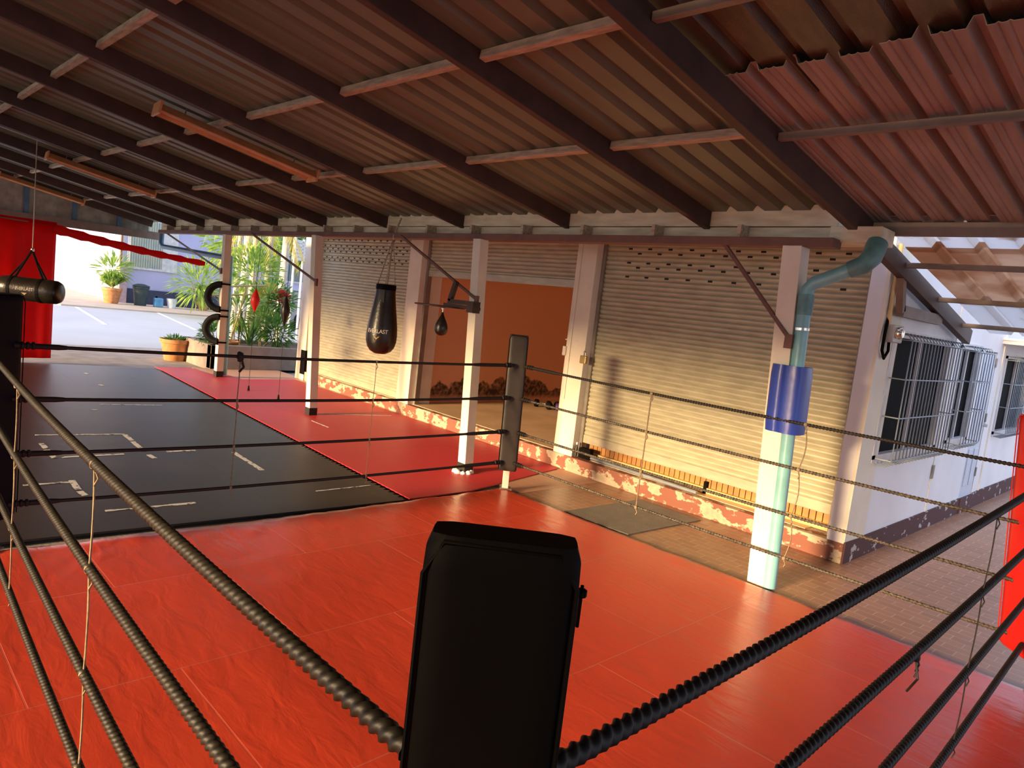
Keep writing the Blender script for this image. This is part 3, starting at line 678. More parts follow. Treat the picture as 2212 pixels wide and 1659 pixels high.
# double-end bags
def deb(x, y, z, h, r, m_, lab):
    t = thing('double_end_bag', lab, 'punching bag', (x,y,.012))
    prof = [(0,-h),(r*.12,-h*.93),(r*.5,-h*.6),(r*.9,-h*.22),(r,0),(r*.9,h*.22),(r*.5,h*.6),(r*.12,h*.93),(0,h)]
    MB().lathe(prof, (x,y,z), 18).build('bladder', m_, t, smooth=35)
    MB().tube([(x,y,.014),(x,y,z-h*.95)], .005, 6).build('lower_cord', M['blackmat'], t)
    MB().tube([(x,y,z+h*.95),(x-.15,y+.1,2.75)], .004, 6).build('upper_cord', M['blackmat'], t)
    MB().lathe([(0,0),(.022,0),(.012,.08),(0,.09)], (x,y,.014), 10).build('floor_anchor', M['blackvinyl'], t)
deb(-11.96,5.40,1.60,.215,.078,M['redvinyl'],'red spindle-shaped double-end bag before the plants')
deb(-11.02,5.50,1.50,.27,.075,M['leather'],'black spindle-shaped double-end bag before the parked car')

# half tyres on the first post
def half_tyre(z, lab, R_=.30, r=.085):
    base = V3((-13.58,5.46,0)); d = V3((-.62,-.78,0)).normalized()
    t = thing('half_tyre', lab, 'tyre', base+V3((0,0,z)), 'half tyres strapped to the far left post')
    prof = []
    for k in range(16):
        a = 2*PI*k/16; x = math.cos(a)*.07; y = math.sin(a)*.085
        prof.append((max(-.5,x), y))
    prof = [p for p in prof]
    ns = 26; vs = []; sd = d.cross(V3((0,0,1)))
    for i in range(ns+1):
        a = -PI/2 + PI*i/ns
        rad_ = d*math.cos(a) + V3((0,0,1))*math.sin(a)
        for x,y in prof:
            q = .055 if x > .045 else x
            vs.append(base+V3((0,0,z)) + rad_*(R_-.055+min(x,.055)) + sd*y)
    k = 16; m = MB(); m.add(vs, [(i*k+j,i*k+(j+1)%k,(i+1)*k+(j+1)%k,(i+1)*k+j) for i in range(ns) for j in range(k)] + [tuple(range(k)), tuple(ns*k+j for j in range(k))])
    m.build('carcass', M['rubber'], t, smooth=50)
    for s_ in (-1,1):
        zz = z + s_*(R_-.05); m = MB(); m.box((base.x-.095,5.445,zz-.015),(base.x+.055,5.60,zz+.015))
        m.build('strap', M['blackvinyl'], t)
half_tyre(1.545,'black half tyre strapped to the far left post, upper of two')
half_tyre(.93,'black half tyre strapped to the far left post, lower of two')

# ---------------------------------------------------------------- green downpipe on the near post
t = thing('downpipe', 'blue-green plastic downpipe with crooked upper arm beside the bright post', 'pipe', (-2.33,5.50,.01))
MB().tube([(-2.325,5.47,.015),(-2.40,5.47,2.28)], .052, 18).build('lower_pipe', M['pvc'], t, smooth=50)
MB().tube([(-2.395,5.47,2.20),(-2.40,5.47,2.36)], .060, 18).build('collar', M['pvcdark'], t, smooth=50)
MB().tube([(-2.40,5.47,2.30),(-2.40,5.47,2.40),(-2.36,5.47,2.45),(-2.04,5.50,2.60)], .052, 18).build('upper_arm', M['pvc'], t, smooth=50)
MB().tube([(-2.12,5.49,2.565),(-2.03,5.50,2.605),(-1.99,5.52,2.66),(-1.99,5.60,2.78)], [.062,.07,.075,.075], 18).build('elbow', M['pvcdark'], t, smooth=50)
MB().tube([(-2.393,5.47,2.08),(-2.394,5.47,2.10)], .056, 18).build('clamp_wire', M['chrome'], t)
# blue cushion wrapped round post and pipe
def cushion():
    t = thing('post_cushion', 'blue vinyl cushion wrapped round the bright white post', 'cushion', (-2.42,5.45,1.27))
    cx, cy = -2.425, 5.49; m = MB(); n = 44; rows = 14; vs = []
    for j in range(rows+1):
        z = 1.27 + .53*j/rows; e = min(j, rows-j); pz = min(1, .72+e*.14)
        for i in range(n):
            a = 2*PI*i/n; ca, sa = math.cos(a), math.sin(a)
            q = (abs(ca/.145)**3.2 + abs(sa/.125)**3.2)**(-1/3.2)
            seam = 1 - .13*math.exp(-((((a-1.46*PI+PI)%(2*PI))-PI)/.10)**2) - .10*math.exp(-((((a-1.10*PI+PI)%(2*PI))-PI)/.10)**2)
            q *= seam*(.86+.14*pz) if e < 2 else seam
            vs.append((cx+.015+q*ca-.035*(z-1.27), cy+q*sa, z))
    m.add(vs, [(j*n+i,j*n+(i+1)%n,(j+1)*n+(i+1)%n,(j+1)*n+i) for j in range(rows) for i in range(n)] + [tuple(range(n-1,-1,-1)), tuple(rows*n+i for i in range(n))])
    m.build('padding', M['bluepad'], t, smooth=60)
cushion()

# ---------------------------------------------------------------- boxing ring
RP = {'far':(-5.34,5.38),'left':(-5.46,.80),'right':(-.62,5.36),'near':(-.612,.628)}
HT = [1.387,1.035,.668,.330]
HN = ['top','second','third','bottom']
def ring_post(key, ang, m_, lab, lean=(0,0), w=.205, d=.13, z0=.235, z1=1.712, zipper=False):
    x, y = RP[key]
    t = thing('ring_corner_post', lab, 'ring post', (x,y,.02))
    po = .10 if key == 'right' else 0
    MB().bar((x+po,y,.02),(x+po+lean[0]*1.42,y+lean[1]*1.42,1.66),.07,.07,up=(math.cos(ang),math.sin(ang),0)).build('pole', M['cream'], t, bevel=.004)
    MB().cbox((x+po,y,.035),(.12,.12,.012),ang).build('base_plate', M['steelrail'], t)
    # cushion: rounded slab, slight belly
    m = MB(); R_ = Matrix.Rotation(ang,4,'Z'); n = 40; vs = []; rows = [0,.012,.03,.06,.15,.5,.85,.94,.97,.988,1]
    for q in rows:
        e = min(q,1-q); k = 1 if e > .025 else (.80+.20*math.sqrt(max(0,1-(1-e/.025)**2)))
        kx = 1 if e > .025 else (.93+.07*math.sqrt(max(0,1-(1-e/.025)**2)))
        z = z0 + (z1-z0)*q
        for i in range(n):
            a = 2*PI*(i+.5)/n; ca, sa = math.cos(a), math.sin(a); p_ = 7
            r = (abs(ca/(w/2*kx))**p_ + abs(sa/(d/2*k))**p_)**(-1/p_)
            v = R_ @ V3((r*ca, r*sa, 0)); vs.append((x+v.x+lean[0]*(z-z0), y+v.y+lean[1]*(z-z0), z))
    m.add(vs, [(j*n+i,j*n+(i+1)%n,(j+1)*n+(i+1)%n,(j+1)*n+i) for j in range(len(rows)-1) for i in range(n)] + [tuple(range(n-1,-1,-1)), tuple((len(rows)-1)*n+i for i in range(n))])
    pd = m.build('corner_pad', m_, t, smooth=50)
    # piping round the outer face edges
    m = MB()
    for s_ in (-1,1):
        pts = [(-w/2+.008,z0+.02),(-w/2+.002,z0+.10),(-w/2+.002,z1-.05),(-w/2+.025,z1-.008),(w/2-.03,z1-.010),(w/2-.003,z1-.05),(w/2-.003,z0+.10),(w/2-.01,z0+.02)]
        P3 = []
        for a,z in pts:
            v = R_ @ V3((a, s_*(d/2-.006), 0)); P3.append((x+v.x+lean[0]*(z-z0), y+v.y+lean[1]*(z-z0), z))
        m.tube(P3, .0035, 6)
    m.build('piping', M['blackvinyl'] if m_ is not M['redvinyl'] else M['redvinyl'], pd, smooth=60)
    if zipper:
        v = R_ @ V3((w/2+.004, -.02, 0)); m = MB(); m.tube([(x+v.x,y+v.y,1.665),(x+v.x*1.0,y+v.y,1.61)], .0022, 6); m.lathe([(0,-.008),(.007,-.004),(.007,.004),(0,.008)], (x+v.x,y+v.y,1.655), 8); m.build('zip_puller', M['blackvinyl'], pd)
    return t
ring_post('far', PI/4, M['greyvinyl'], 'far ring corner post with charcoal pad, white foot showing', (-.035,.0))
ring_post('left', -PI/4, M['navyvinyl'], 'left ring corner post with navy-black pad at the photo edge', w=.30, d=.16)
ring_post('right', -PI/4, M['redvinyl'], 'right ring corner post with bright red pad at the photo edge', (-.08,0), w=.36, d=.15)
ring_post('near', PI/4-.0, M['blackvinyl'], 'nearest ring corner post with tall black pad in front', w=.198, d=.075, zipper=True)

def rope(p, q, r, sag, m_, lab, style='twist', wraps=(0,0), pitch=.026):
    p, q = V3(p), V3(q); d = q-p; Ln = d.length; u = d.normalized(); a = u.cross(V3((0,0,1))).normalized(); b_ = a.cross(u)
    t = thing('ring_rope', lab, 'rope', (p+q)/2, 'ropes round the boxing ring')
    step = pitch/6 if style == 'twist' else .12; n = int(Ln/step); k = 10; vs = []; fs = []
    for i in range(n+1):
        s_ = i/n; c_ = p + d*s_ - V3((0,0,1))*sag*4*s_*(1-s_)
        ph = 2*PI*s_*Ln/pitch
        for j in range(k):
            th = 2*PI*j/k; rr = r*(1+(.20*math.cos(2*th-ph) if style == 'twist' else .0))
            vs.append(c_ + rr*(math.cos(th)*a + math.sin(th)*b_))
    fs = [(i*k+j,i*k+(j+1)%k,(i+1)*k+(j+1)%k,(i+1)*k+j) for i in range(n) for j in range(k)] + [tuple(range(k-1,-1,-1)), tuple(n*k+j for j in range(k))]
    m = MB(); m.add(vs, fs); m.build('cord', m_, t, smooth=60)
    for end,w_ in ((0,wraps[0]),(1,wraps[1])):
        if w_:
            pts = []
            for i in range(7):
                s_ = (w_/Ln)*i/6; s_ = s_ if end == 0 else 1-s_
                pts.append(p + d*s_ - V3((0,0,1))*sag*4*s_*(1-s_))
            MB().tube(pts, [r*1.5]*6+[r*1.15], 10).build('tape_wrap', M['blackmat'], t, smooth=50)
            m = MB(); c_ = pts[0]
            for i in range(3): m.lathe([(r*1.4,-.012),(r*2.1,-.006),(r*2.1,.006),(r*1.4,.012)], n=12, m=Matrix.Translation(c_+u*(.05+i*.03)*(1 if end==0 else -1)) @ u.to_track_quat('Z','Y').to_matrix().to_4x4())
            m.build('knot', M['blackmat'], t, smooth=50)
    return t
for i,z in enumerate(HT):
    pf = (RP['far'][0]-.0, RP['far'][1]-.085, z); pl = (RP['left'][0], RP['left'][1]+.09, z)
    rope(pl, pf, .0125, .02, M['ropeblack'], '%s black rope of the far side, over the dark mat' % HN[i], 'smooth', (.3,.55))
for i,z in enumerate(HT):
    pf = (RP['far'][0]+.085, RP['far'][1], z); pr = (-.74, 5.37, z)
    rope(pf, pr, .0115, .015, M['ropeblack'] if i == 0 else M['ropetan'], '%s rope of the shutter side, %s' % (HN[i], 'darkest of the four there' if i == 0 else 'grey-tan and braided'), 'twist', (.5 if i == 0 else .16,0))
for i,z in enumerate(HT):
    pn = (-.70, .578, z); pl = (-5.50, .74, z)
    rope(pl, pn, .0150, .045, M['gold'], '%s olive braided rope running from the near pad to the left edge' % HN[i], 'twist', (0,0))
for i,z in enumerate(HT):
    pn = (-.56, .70, z); pr = (-.64, 5.24, z)
    rope(pn, pr, .0145, .02, M['ropeblack'], '%s black braided rope running from the near pad to the right edge' % HN[i], 'twist', (0,0))
# loops of rope round the near post
def tie(x, y, zs, lab, slack=.0, dirv=(0,0), r=.0035, m_=None, tail=0, knots=True):
    t = thing('rope_tie', lab, 'cord', (x,y,zs[-1]), 'cord ties joining the ring ropes')
    m = MB(); pts = []
    for a,b_ in zip(zs, zs[1:]):
        for k in range(8):
            s_ = k/8; w_ = math.sin(PI*s_)*slack
            pts.append((x+dirv[0]*(zs[0]-(a+(b_-a)*s_))+w_*.7, y+dirv[1]*(zs[0]-(a+(b_-a)*s_))+w_*.7, a+(b_-a)*s_))
    pts.append((x+dirv[0]*(zs[0]-zs[-1]), y+dirv[1]*(zs[0]-zs[-1]), zs[-1]))
    m.tube(pts, r, 6); m.build('cord', m_ or M['string'], t, smooth=60)
    if knots:
        for z in zs:
            cx, cy = x+dirv[0]*(zs[0]-z), y+dirv[1]*(zs[0]-z)
            m = MB(); m.lathe([(0,-.016),(.013,-.012),(.0155,0),(.013,.012),(0,.016)], (cx,cy,z), 10); m.tube([(cx,cy,z-.01),(cx+.012,cy+.01,z-.045),(cx+.006,cy,z-.07)], r, 6)
            m.build('knot', m_ or M['string'], t, smooth=60)
    if tail:
        MB().tube([(x,y,zs[-1]),(x+.02,y-.01,zs[-1]-tail*.5),(x-.01,y+.01,zs[-1]-tail)], r*1.3, 6).build('loose_end', m_ or M['string'], t)
def zr_(i, s_, sag): return HT[i] - sag*4*s_*(1-s_)
# far side ties (X = about -5.45)
def farx(y): return RP['left'][0] + (y-RP['left'][1])/(RP['far'][1]-RP['left'][1])*(RP['far'][0]-RP['left'][0])
Y1_, Y2_ = 2.36, 3.60
for y,lab in ((Y1_,'tan cord tie on the far side ropes, left one under the black knot'),(Y2_,'thin cord tie on the far side ropes, nearer the charcoal pad')):
    tie(farx(y), y, [h-.018 for h in HT], lab, .004, r=.0045 if y < 3 else .0032)
t = thing('rope_knot', 'big black tape knot on the top far rope above the tan tie', 'knot', (farx(Y1_),Y1_,HT[0]-.04))
m = MB(); 
for k in range(9):
    a = k*2.4; cc = V3((farx(Y1_)+.02*math.cos(a), Y1_+.03*math.sin(a*1.3), HT[0]-.02+.025*math.sin(a))); m.lathe([(0,-.018),(.016,-.012),(.02,0),(.016,.012),(0,.018)], cc, 8)
m.build('bundle', M['blackmat'], t, smooth=60)
MB().tube([(farx(Y1_),Y1_+.01,HT[0]-.03),(farx(Y1_)+.01,Y1_+.03,HT[0]-.10),(farx(Y1_),Y1_+.0,HT[0]-.14)], .010, 8).build('loose_end', M['blackmat'], t, smooth=60)
# shutter side ties (Y about 5.36)
for x,lab,sl in ((-3.61,'tan cord tie on the shutter side ropes, before the big shutter',.0),(-2.20,'slack cord tie on the shutter side ropes, right of the bright post',.03)):
    tie(x, 5.36, [h-.012 for h in HT], lab, sl, r=.006 if sl == 0 else .0045)
# left near side ties (Y about .67)
for x,lab in ((-4.10,'tan cord tie on the near left ropes, at the photo edge'),(-2.50,'tan cord tie on the near left ropes, crossing the red canvas')):
    tie(x, .578+(-.70-x)*.03375, [h-.045 for h in HT], lab, .004, r=.0035)
# right near side ties (X about -.62)
tie(-.612, 3.62, [h-.02 for h in HT], 'dark cord tie on the near right ropes, close to the red pad', .006, r=.0028, m_=M['gold'])
tie(-.594, 2.64, [HT[1]-.02,HT[1]-.04], 'loose frayed cord end dangling from the second near right rope', 0, r=.003, m_=M['gold'], tail=.13)

# ---------------------------------------------------------------- red curtain and rolled curtain, blue gutter pipe
def curtain():
    m = MB(); n = 70; rows = 10; vs = []; CX = -15.3
    for j in range(rows+1):
        for i in range(n+1):
            y = -1.2 + 4.28*i/n; z = 2.56 - 2.50*j/rows
            w_ = .05*math.sin(y*7+.4*math.sin(j*.5)) + .03*math.sin(y*17+j*.2); vs.append((CX+w_*(.5+.5*j/rows), y, z+.01*math.sin(y*9)*(j==rows)))
    m.add(vs, [(j*(n+1)+i,j*(n+1)+i+1,(j+1)*(n+1)+i+1,(j+1)*(n+1)+i) for j in range(rows) for i in range(n)])
    t = thing('hanging_curtain', 'bright red tarpaulin curtain hanging at the far left edge', 'curtain', (CX,1,.06))
    o = m.build('cloth', M['curtain'], t, smooth=60, open_=True); s_ = o.modifiers.new('s','SOLIDIFY'); s_.thickness = .003
    MB().tube([(CX,-1.2,2.57),(CX,3.1,2.50)], .012, 8).build('rod', M['steelrail'], t)
curtain()
m = MB(); pts = []; rs = []
for k in range(24):
    s_ = k/23; pts.append((-15.3+.9*s_, 3.05+2.38*s_, 2.44-.30*s_-.03*math.sin(PI*s_))); rs.append(.085-.035*s_+.012*math.sin(k*2.1))
m.tube(pts, rs, 12)
tag(m.build('rolled_curtain', M['curtain'], smooth=60), 'rolled red tarpaulin tied up along the yard opening', 'curtain')
t = thing('drain_pipe', 'dull blue drain pipe bending from the gutter end to the first post', 'pipe', (-15.5,5.5,2.2))
MB().tube([(-17.6,5.62,2.82),(-17.6,5.62,2.52),(-17.45,5.62,2.44),(-13.75,5.62,2.30)], .055, 12).build('pipe', M['pvcblue'], t, smooth=60)
MB().tube([(-13.72,5.64,2.34),(-13.66,5.66,.03)], .05, 12).build('down_leg', M['pvc'], t, smooth=60)
tag(MB().tube([(-14.35,3.05,.02),(-14.6,3.4,.03)],.012,8).build('floor_bolt', M['pvcblue']), 'small blue metal pin lying by the foot of the red curtain', 'pin') if False else None

# ---------------------------------------------------------------- yard
def rect(b, x0, y0, x1, y1, z0, z1): b.box((x0,y0,z0),(x1,y1,z1)); return b
struct(MB().prism([(-33.4,7),(-38.9,5.5),(-75,5.5),(-75,16),(-38.9,10.7),(-38.0,15),(-37,22),(-35.0,22),(-33.0,12.7)], -.06, .0).build('floor', M['apron']))
for a,b_,lab in (((-33.1,7.49),(-25.2,6.54),'white painted parking line, left one of two'),((-34.0,10.78),(-25.0,9.31),'white painted parking line, right one of two')):
    tag(MB().bar((*a,-.056),(*b_,-.056),.11,.006).build('parking_line', M['linewhite']), lab, 'line', 'parking lines on the yard')
# lavender building: face towards +X, white long face towards -Y
t = thing('lavender_building', 'lavender and white single-storey building across the yard', 'building', (-45,15,0))
MB().box((-60,10.62,0),(-38.5,26,6)).build('wall', M['purple'], t)
MB().box((-38.52,10.66,0),(-38.45,22,.72)).build('dark_base_band', M['darkband'], t)
MB().prism([(-38.45,10.62),(-38.45,10.50),(-72,13.2),(-72,13.5)], 0, 6).build('white_front', M['farwhite'], t)
f = MB().box((-38.49,10.75,1.70),(-38.42,13.10,4.2)).build('window', M['frame'], t)
MB().box((-38.43,10.85,1.82),(-38.40,12.35,4.1)).build('pane', mat('bright_pane',(.22,.30,.28),.3,scale=1.5,col2=(.36,.38,.25)), f)
m = MB()
for k in range(14): m.box((-38.40,10.85+k*.11,1.82),(-38.38,10.87+k*.11,4.1))
m.build('bars', M['frame'], f)
f = MB().box((-38.49,18.3,1.9),(-38.42,20.2,3.1)).build('window', M['frame'], t); MB().box((-38.43,18.4,2.0),(-38.40,20.1,3.0)).build('pane', M['glass'], f)
def wf(x): return 10.50 + (-38.45-x)/(33.55)*2.7
for x0,x1,z0,z1,nm in ((-42.6,-46.4,1.9,3.8,'window'),(-47.6,-51.6,0.1,3.6,'door'),(-53.7,-59.0,2.0,3.8,'window')):
    m = MB(); y = wf(x0)-.05; m.prism([(x0,wf(x0)-.03),(x0,wf(x0)-.10),(x1,wf(x1)-.10),(x1,wf(x1)-.03)], z0, z1); f = m.build(nm, M['frame'], t)
    m = MB(); 
    for q in (0,1,2):
        a = x0+(x1-x0)*(.06+q*.33); b_ = x0+(x1-x0)*(.30+q*.33); m.prism([(a,wf(a)-.10),(a,wf(a)-.12),(b_,wf(b_)-.12),(b_,wf(b_)-.10)], z0+.12, z1-.1)
    m.build('pane', mat('far_pane_'+nm,(.05,.075,.08),.3), f)
tag(MB().box((-38.44,10.4,0),(-38.2,10.75,1.9)).build('corner_pier', mat('pink_pier',(.60,.45,.50),.7)), 'low pinkish pier at the corner of the lavender building', 'pier')
MB_ = MB().tube([(-38.35,10.45,0),(-38.35,10.45,4.5)], .05, 8); tag(MB_.build('drain_stack', M['brownsteel']), 'thin brown drain stack at the lavender building corner', 'pipe')
# things along that wall
def pot(x, y, z, R_, h, lab, m_=None, leaf=None):
    t = thing('potted_plant', lab, 'potted plant', (x,y,z))
    MB().lathe([(0,0),(R_*.62,0),(R_*.70,h*.08),(R_*.95,h*.82),(R_*1.05,h*.84),(R_*1.05,h),(R_*.92,h),(R_*.88,h*.85),(0,h*.85)], (x,y,z), 28).build('pot', m_ or M['terracotta'], t, smooth=40)
    return t
def leafy(n, fn, L0, w0, droop=.3, seed=1):
    """n leaf blades; fn(rnd) -> base point, direction"""
    r = random.Random(seed); b = MB()
    for k in range(n):
        p, d = fn(r); d = d.normalized(); s_ = d.cross(V3((0,0,1)));
        if s_.length < .05: s_ = V3((1,0,0))
        s_ = (s_.normalized() + V3((r.uniform(-.4,.4),r.uniform(-.4,.4),r.uniform(-.5,.5)))).normalized(); l = L0*r.uniform(.7,1.3); w_ = w0*r.uniform(.7,1.3)
        p1 = p + d*l*.5; p2 = p + d*l - V3((0,0,1))*l*droop
        b.add([p, p1-s_*w_, p1+s_*w_, p2], [(0,1,3,2)])
    return b
def ball(c, R_, flat=.8):
    c = V3(c)
    def f(r):
        while 1:
            v = V3((r.uniform(-1,1),r.uniform(-1,1),r.uniform(-1,1)))
            if .1 < v.length < 1: break
        return c + V3((v.x*R_,v.y*R_,v.z*R_*flat)), v + V3((0,0,.3))
    return f
def fount(c, spread=.6):
    c = V3(c)
    def f(r):
        a = r.uniform(0,2*PI); e = r.uniform(.1,spread); return c + V3((0,0,r.uniform(0,.15))), V3((math.cos(a)*e, math.sin(a)*e, r.uniform(.4,1)))
    return f
t = pot(-36.9,9.75,0,.42,.72,'big brown glazed pot with spiky pale shrub before the white building')
leafy(260, fount((-36.9,9.75,.7),.7), .85, .06, .15, 3).build('foliage', M['leafyel'], t, open_=True)
leafy(160, ball((-36.9,9.75,1.65),.55), .5, .05, .15, 4).build('foliage', M['leafyel'], t, open_=True)
MB().tube([(-36.9,9.75,.7),(-36.85,9.8,1.6)], .06, 8).build('stem', M['trunk'], t)
t = thing('wheelie_bin', 'dark plastic rubbish bin against the lavender wall', 'bin', (-36.9,10.9,0))
MB().lathe([(0,0),(.26,0),(.34,.80),(.37,.82),(.37,.89),(0,.90)], (-36.9,11.0,0), 20).build('body', M['bin'], t, smooth=40)
MB().lathe([(0,0),(.38,0),(.38,.05),(.16,.13),(0,.14)], (-36.9,11.0,.90), 20).build('lid', M['bin'], t, smooth=40)
t = thing('jerrycan', 'small blue jerrycan beside the dark bin', 'jerrycan', (-36.7,12.0,0)); MB().cbox((-36.7,11.75,.22),(.3,.4,.44)).build('body', M['bluejug'], t, bevel=.05); MB().lathe([(0,0),(.05,0),(.05,.08),(0,.08)], (-36.7,11.65,.44), 10).build('cap', M['blackvinyl'], t)
t = thing('bucket', 'pale plastic bucket right of the blue jerrycan', 'bucket', (-36.7,12.4,0)); MB().lathe([(0,0),(.17,0),(.24,.44),(.25,.46),(.23,.46),(.16,.03),(0,.03)], (-36.65,12.35,0), 16).build('body', M['whitejug'], t, smooth=40)
t = pot(-37.0,14.0,0,.30,.62,'small terracotta pot with ferny plant near the far left post')
leafy(160, fount((-37.0,14.0,.5),.8), 1.1, .07, .3, 5).build('foliage', M['leafyel'], t, open_=True)
tag(MB().lathe([(0,0),(.3,0),(.36,.9),(0,.9)], (-68.5,14.6-2.2,0), 14).build('blue_barrel', mat('blue_barrel_plastic',(.03,.10,.30),.5), smooth=40), 'dark blue barrel far away by the white building steps', 'barrel')
t = pot(-16.3,5.62,-.06,.30,.50,'large round terracotta pot at the yard edge left of the planter')
leafy(150, ball((-16.3,5.62,.42),.22,.25), .12, .02, .1, 6).build('foliage', M['leaf'], t, open_=True)
# planter wall
m = MB(); m.box((-14.95,5.80,0),(-14.75,7.75,.50)); m.box((-16.4,5.80,-.06),(-14.75,5.95,.50)); m.box((-16.4,5.80,-.06),(-16.2,9.5,.50)); m.box((-16.4,9.35,-.06),(-14.75,9.5,.5)); m.box((-14.95,7.7,0),(-14.75,9.5,.5))
t = thing('planter', 'low grey rendered planter box at the end of the red strip', 'planter', (-15.6,7.6,-.06))
m.build('wall', M['planter'], t, bevel=.01)
MB().box((-16.2,5.95,.0),(-14.95,9.35,.42)).build('soil', M['soil'], t)
def shrub(c, R_, n, L0, w0, m_, lab, name='shrub', seed=1, fl=None, stems=4, droop=.2, cat='shrub', flat=.9):
    t = thing(name, lab, cat, (c[0],c[1],.42))
    leafy(n, ball(c, R_, flat), L0, w0, droop, seed).build('foliage', m_, t, open_=True)
    m = MB(); r = random.Random(seed)
    for k in range(stems):
        a = r.uniform(0,2*PI); m.tube([(c[0]+.05*math.cos(a),c[1]+.05*math.sin(a),.40),(c[0]+R_*.4*math.cos(a),c[1]+R_*.4*math.sin(a),c[2])], .012, 6)
    m.build('stem', M['bark'], t)
    if fl:
        leafy(fl[1], ball((c[0]+.05,c[1],c[2]+R_*.5), R_*.55), .12, .05, 0, seed+9).build('flower', fl[0], t, open_=True)
    return t
shrub((-15.3,6.05,.70),.26,240,.16,.022,M['leaf'],'low dark green bush at the left end of the planter',seed=11)
shrub((-15.25,7.45,.82),.36,420,.18,.022,M['leaf'],'dense green bush at the right end of the planter',seed=12)
shrub((-15.75,7.35,1.0),.36,320,.18,.022,M['leafyel'],'light green bush behind the dense planter bush',seed=13)
t = thing('yucca', 'strappy upright yucca in the middle of the planter', 'plant', (-15.15,6.78,.42)); leafy(46, fount((-15.15,6.78,.42),.75), .75, .022, .1, 14).build('foliage', M['leaf'], t, open_=True)
shrub((-15.95,6.85,1.2),.36,240,.24,.022,M['leafyel'],'feathery yellow-green bush behind the yucca',seed=15, stems=5)
shrub((-16.0,7.55,1.45),.38,200,.30,.02,M['leafyel'],'spiky bush with yellow blossom in the planter',seed=16, fl=(M['flowyel'],60))
shrub((-15.75,7.75,1.5),.22,120,.18,.03,M['leaf'],'tall stem plant with red blossom beside the facade end',seed=17, fl=(M['flowred'],80), stems=2)
t = pot(-15.25,6.35,.42,.24,.14,'shallow terracotta bowl set on the planter soil')
# bamboo trellis
t = thing('bamboo_trellis', 'yellow bamboo pole frame standing in the planter', 'trellis', (-15.1,6.7,.42))
for a,b_ in (((-15.1,6.30,.42),(-15.1,6.62,1.80)),((-15.3,5.95,1.68),(-15.2,7.1,1.84)),((-15.3,5.9,1.50),(-15.2,6.9,1.62))): MB().tube([a,b_], .02, 8).build('pole', M['bamboo'], t, smooth=50)
# papaya tree and palms in the yard behind the planter
def palm_trunk(x, y, h, r, lab, crown=None, seed=1, m_=None, zc=None):
    t = thing('palm_tree', lab, 'palm', (x,y,0))
    MB().tube([(x,y,-.06),(x+.03,y,h*.5),(x,y+.05,h)], [r*1.2,r,r*.85], 10).build('trunk', M['trunk'], t, smooth=60)
    if crown:
        z = zc or h; b = MB(); rr = random.Random(seed)
        for k in range(crown):
            a = 2*PI*k/crown + rr.uniform(-.2,.2); e = rr.uniform(.1,.9); Lf = rr.uniform(.9,1.4); pts = []
            for q in range(9):
                s_ = q/8; pts.append(V3((x,y,z)) + V3((math.cos(a)*Lf*s_, math.sin(a)*Lf*s_, e*Lf*s_ - (1.1+e)*Lf*s_*s_)))
            for q in range(8):
                p0, p1 = pts[q], pts[q+1]; d = (p1-p0); sd = d.cross(V3((0,0,1))).normalized()
                for sg in (-1,1):
                    for w_ in range(3):
                        c_ = p0.lerp(p1,w_/3); tip = c_ + sd*sg*.26*(1-(q/8)*.6) + d*.5 - V3((0,0,.22)); b.add([c_, c_+d*.16, tip], [(0,1,2)])
        b.build('crown', m_ or M['leafyel'], t, open_=True)
    return t
palm_trunk(-21.0,8.85,4.2,.07,'pale slender palm trunk, leftmost behind the first post',0,21)
palm_trunk(-20.6,9.15,4.4,.08,'pale palm trunk between the first post and the yellow fronds',12,22)
palm_trunk(-19.4,9.05,4.1,.08,'pale palm with hanging yellow fronds',12,23,M['palmyel'],3.7)
palm_trunk(-21.5,10.55,4.9,.12,'thick pale palm trunk beside the white sign',9,24)
palm_trunk(-27.0,11.7,5.0,.16,'far pale palm trunk beyond the yard trees',12,25)
shrub((-19.3,8.55,2.15),.72,560,.26,.05,M['leafyel'],'broad papaya-like tree with bright green leaves behind the planter','papaya_tree',31,stems=3,cat='tree')
shrub((-18.2,8.75,1.45),.50,340,.22,.04,M['leaf'],'mid green leafy tree right of the papaya-like tree','leafy_tree',32,stems=3,cat='tree')
shrub((-31.0,13.4,3.9),1.9,1500,.40,.07,M['leafyel'],'big sunlit tree filling the gap behind the palms','leafy_tree',33,stems=3,cat='tree')
shrub((-34.5,18.6,4.6),1.9,1300,.5,.08,M['leaf'],'darker tree against the lavender wall above the car','leafy_tree',34,stems=3,cat='tree')
shrub((-31.5,11.7,1.5),.9,420,.6,.04,M['leafyel'],'wispy pale bush leaning left of the first post','shrub',35,stems=3)
